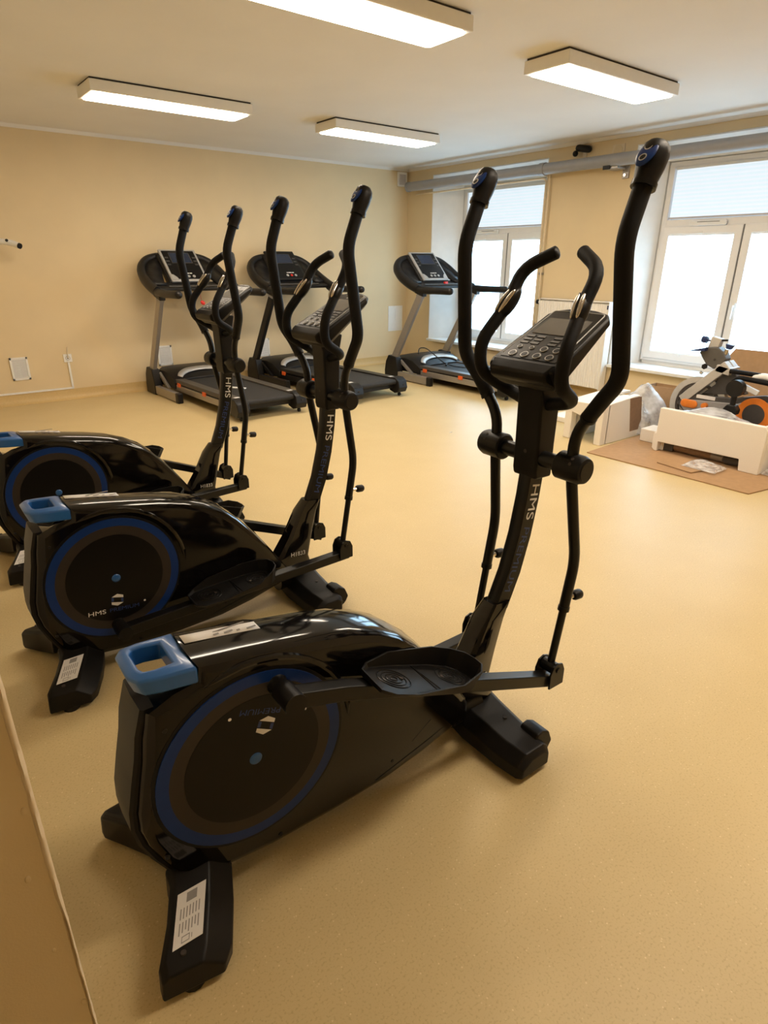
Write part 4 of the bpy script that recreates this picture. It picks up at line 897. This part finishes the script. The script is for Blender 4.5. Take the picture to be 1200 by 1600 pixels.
MB().tube([(-.05, Yb(2.535), .575), (-.05, Yb(2.555), .585)], .012, 10).obj('fork_nut', 'chrome', B)
MB().prism([(Yb(y), z) for y, z in ((2.335, .66), (2.28, .625), (2.25, .56), (2.16, .45), (2.52, .40), (2.42, .50), (2.40, .60))], -.035, .035, 'x').obj('frame_gusset', 'bikedark', B, bevel=.008)
mb = MB().prism([(Yb(y), z) for y, z in ((2.70, .30), (2.66, .36), (2.60, .392), (2.40, .405), (2.25, .415), (2.0, .475), (1.85, .47), (1.72, .38), (1.72, .24), (1.85, .17), (2.3, .2), (2.62, .23))], -.075, -.04, 'x').obj('chain_guard', 'bikedark', B, bevel=.01)
cg = MB().prism([(Yb(y), z) for y, z in ((2.665, .30), (2.635, .345), (2.38, .365), (2.19, .378), (2.10, .42), (1.9, .43), (1.78, .36), (1.78, .25), (1.9, .2), (2.3, .225), (2.62, .25))], -.088, -.074, 'x').obj('guard_panel', 'coverg', B, bevel=.006)
MB().tube([(-.093, Yb(2.62), .315), (-.093, Yb(2.54), .315)], .035, 20, cap='round', sx=.22, up=(1, 0, 0)).obj('orange_badge', 'orangep', cg)
MB().tube([(-.12, Yb(2.44), .322), (-.085, Yb(2.44), .322)], .024, 16).obj('orange_cap', 'orangep', cg)
MB().disc((-.089, Yb(2.045), .315), .085, .135, (-1, 0, 0), .008, 48).obj('orange_ring', 'orangep', cg)
MB().disc((-.089, Yb(2.045), .315), .0, .085, (-1, 0, 0), .010, 40).obj('guard_hub', 'bikedark', cg)
MB().box((-.077, -.0755), (Yb(2.375), Yb(2.535)), (.372, .402)).obj('label_strip', 'paper', B, smooth=False)
MB().tube([(-.08, Yb(2.30), .63), (-.09, Yb(2.1), .628), (-.09, Yb(1.85), .62)], .019, 12, .05).obj('handle_bar', 'foam', B)
MB().tube([(-.13, Yb(2.24), .555), (-.13, Yb(2.20), .595), (-.13, Yb(2.02), .585), (-.13, Yb(1.8), .57)], .020, 12, .05).obj('handle_bar', 'foam', B)
MB().tube([(-.09, Yb(2.09), .61), (-.09, Yb(2.02), .625), (-.09, Yb(1.95), .60)], .028, 12, .03, cap='round').obj('bar_cover', 'white', B)
beam('seat_stay', 'white', 2.235, .565, 2.165, .525, .035, -.12, -.09); beam('seat_stay', 'white', 2.18, .535, 2.04, .49, .04, -.12, -.09)
tag(B, 'partly assembled grey exercise bike with orange trim behind the foam tray', 'exercise bike')
# seat post with round black end and clamp standing in front of the bike
sp = empty('seat_post', (5.2, 2.155, .235))
MB().tube([(0, 0, 0), (0, .0, .09)], .022, 14).obj('steel_post', 'chrome', sp)
MB().prism([(-.05, .09), (.05, .085), (.056, .13), (.03, .165), (-.03, .165), (-.056, .13)], -.035, .035, 'x').obj('clamp', 'tblack', sp, bevel=.008)
MB().tube([(0, 0, .15), (0, .0, .25)], .022, 12).obj('stem', 'tblack', sp)
MB().tube([(-.03, .0, .295), (.03, .0, .295)], .066, 28).obj('round_end', 'tblack', sp)
tag(sp, 'black round-headed seat post rising from the foam tray before the bike', 'bike part')
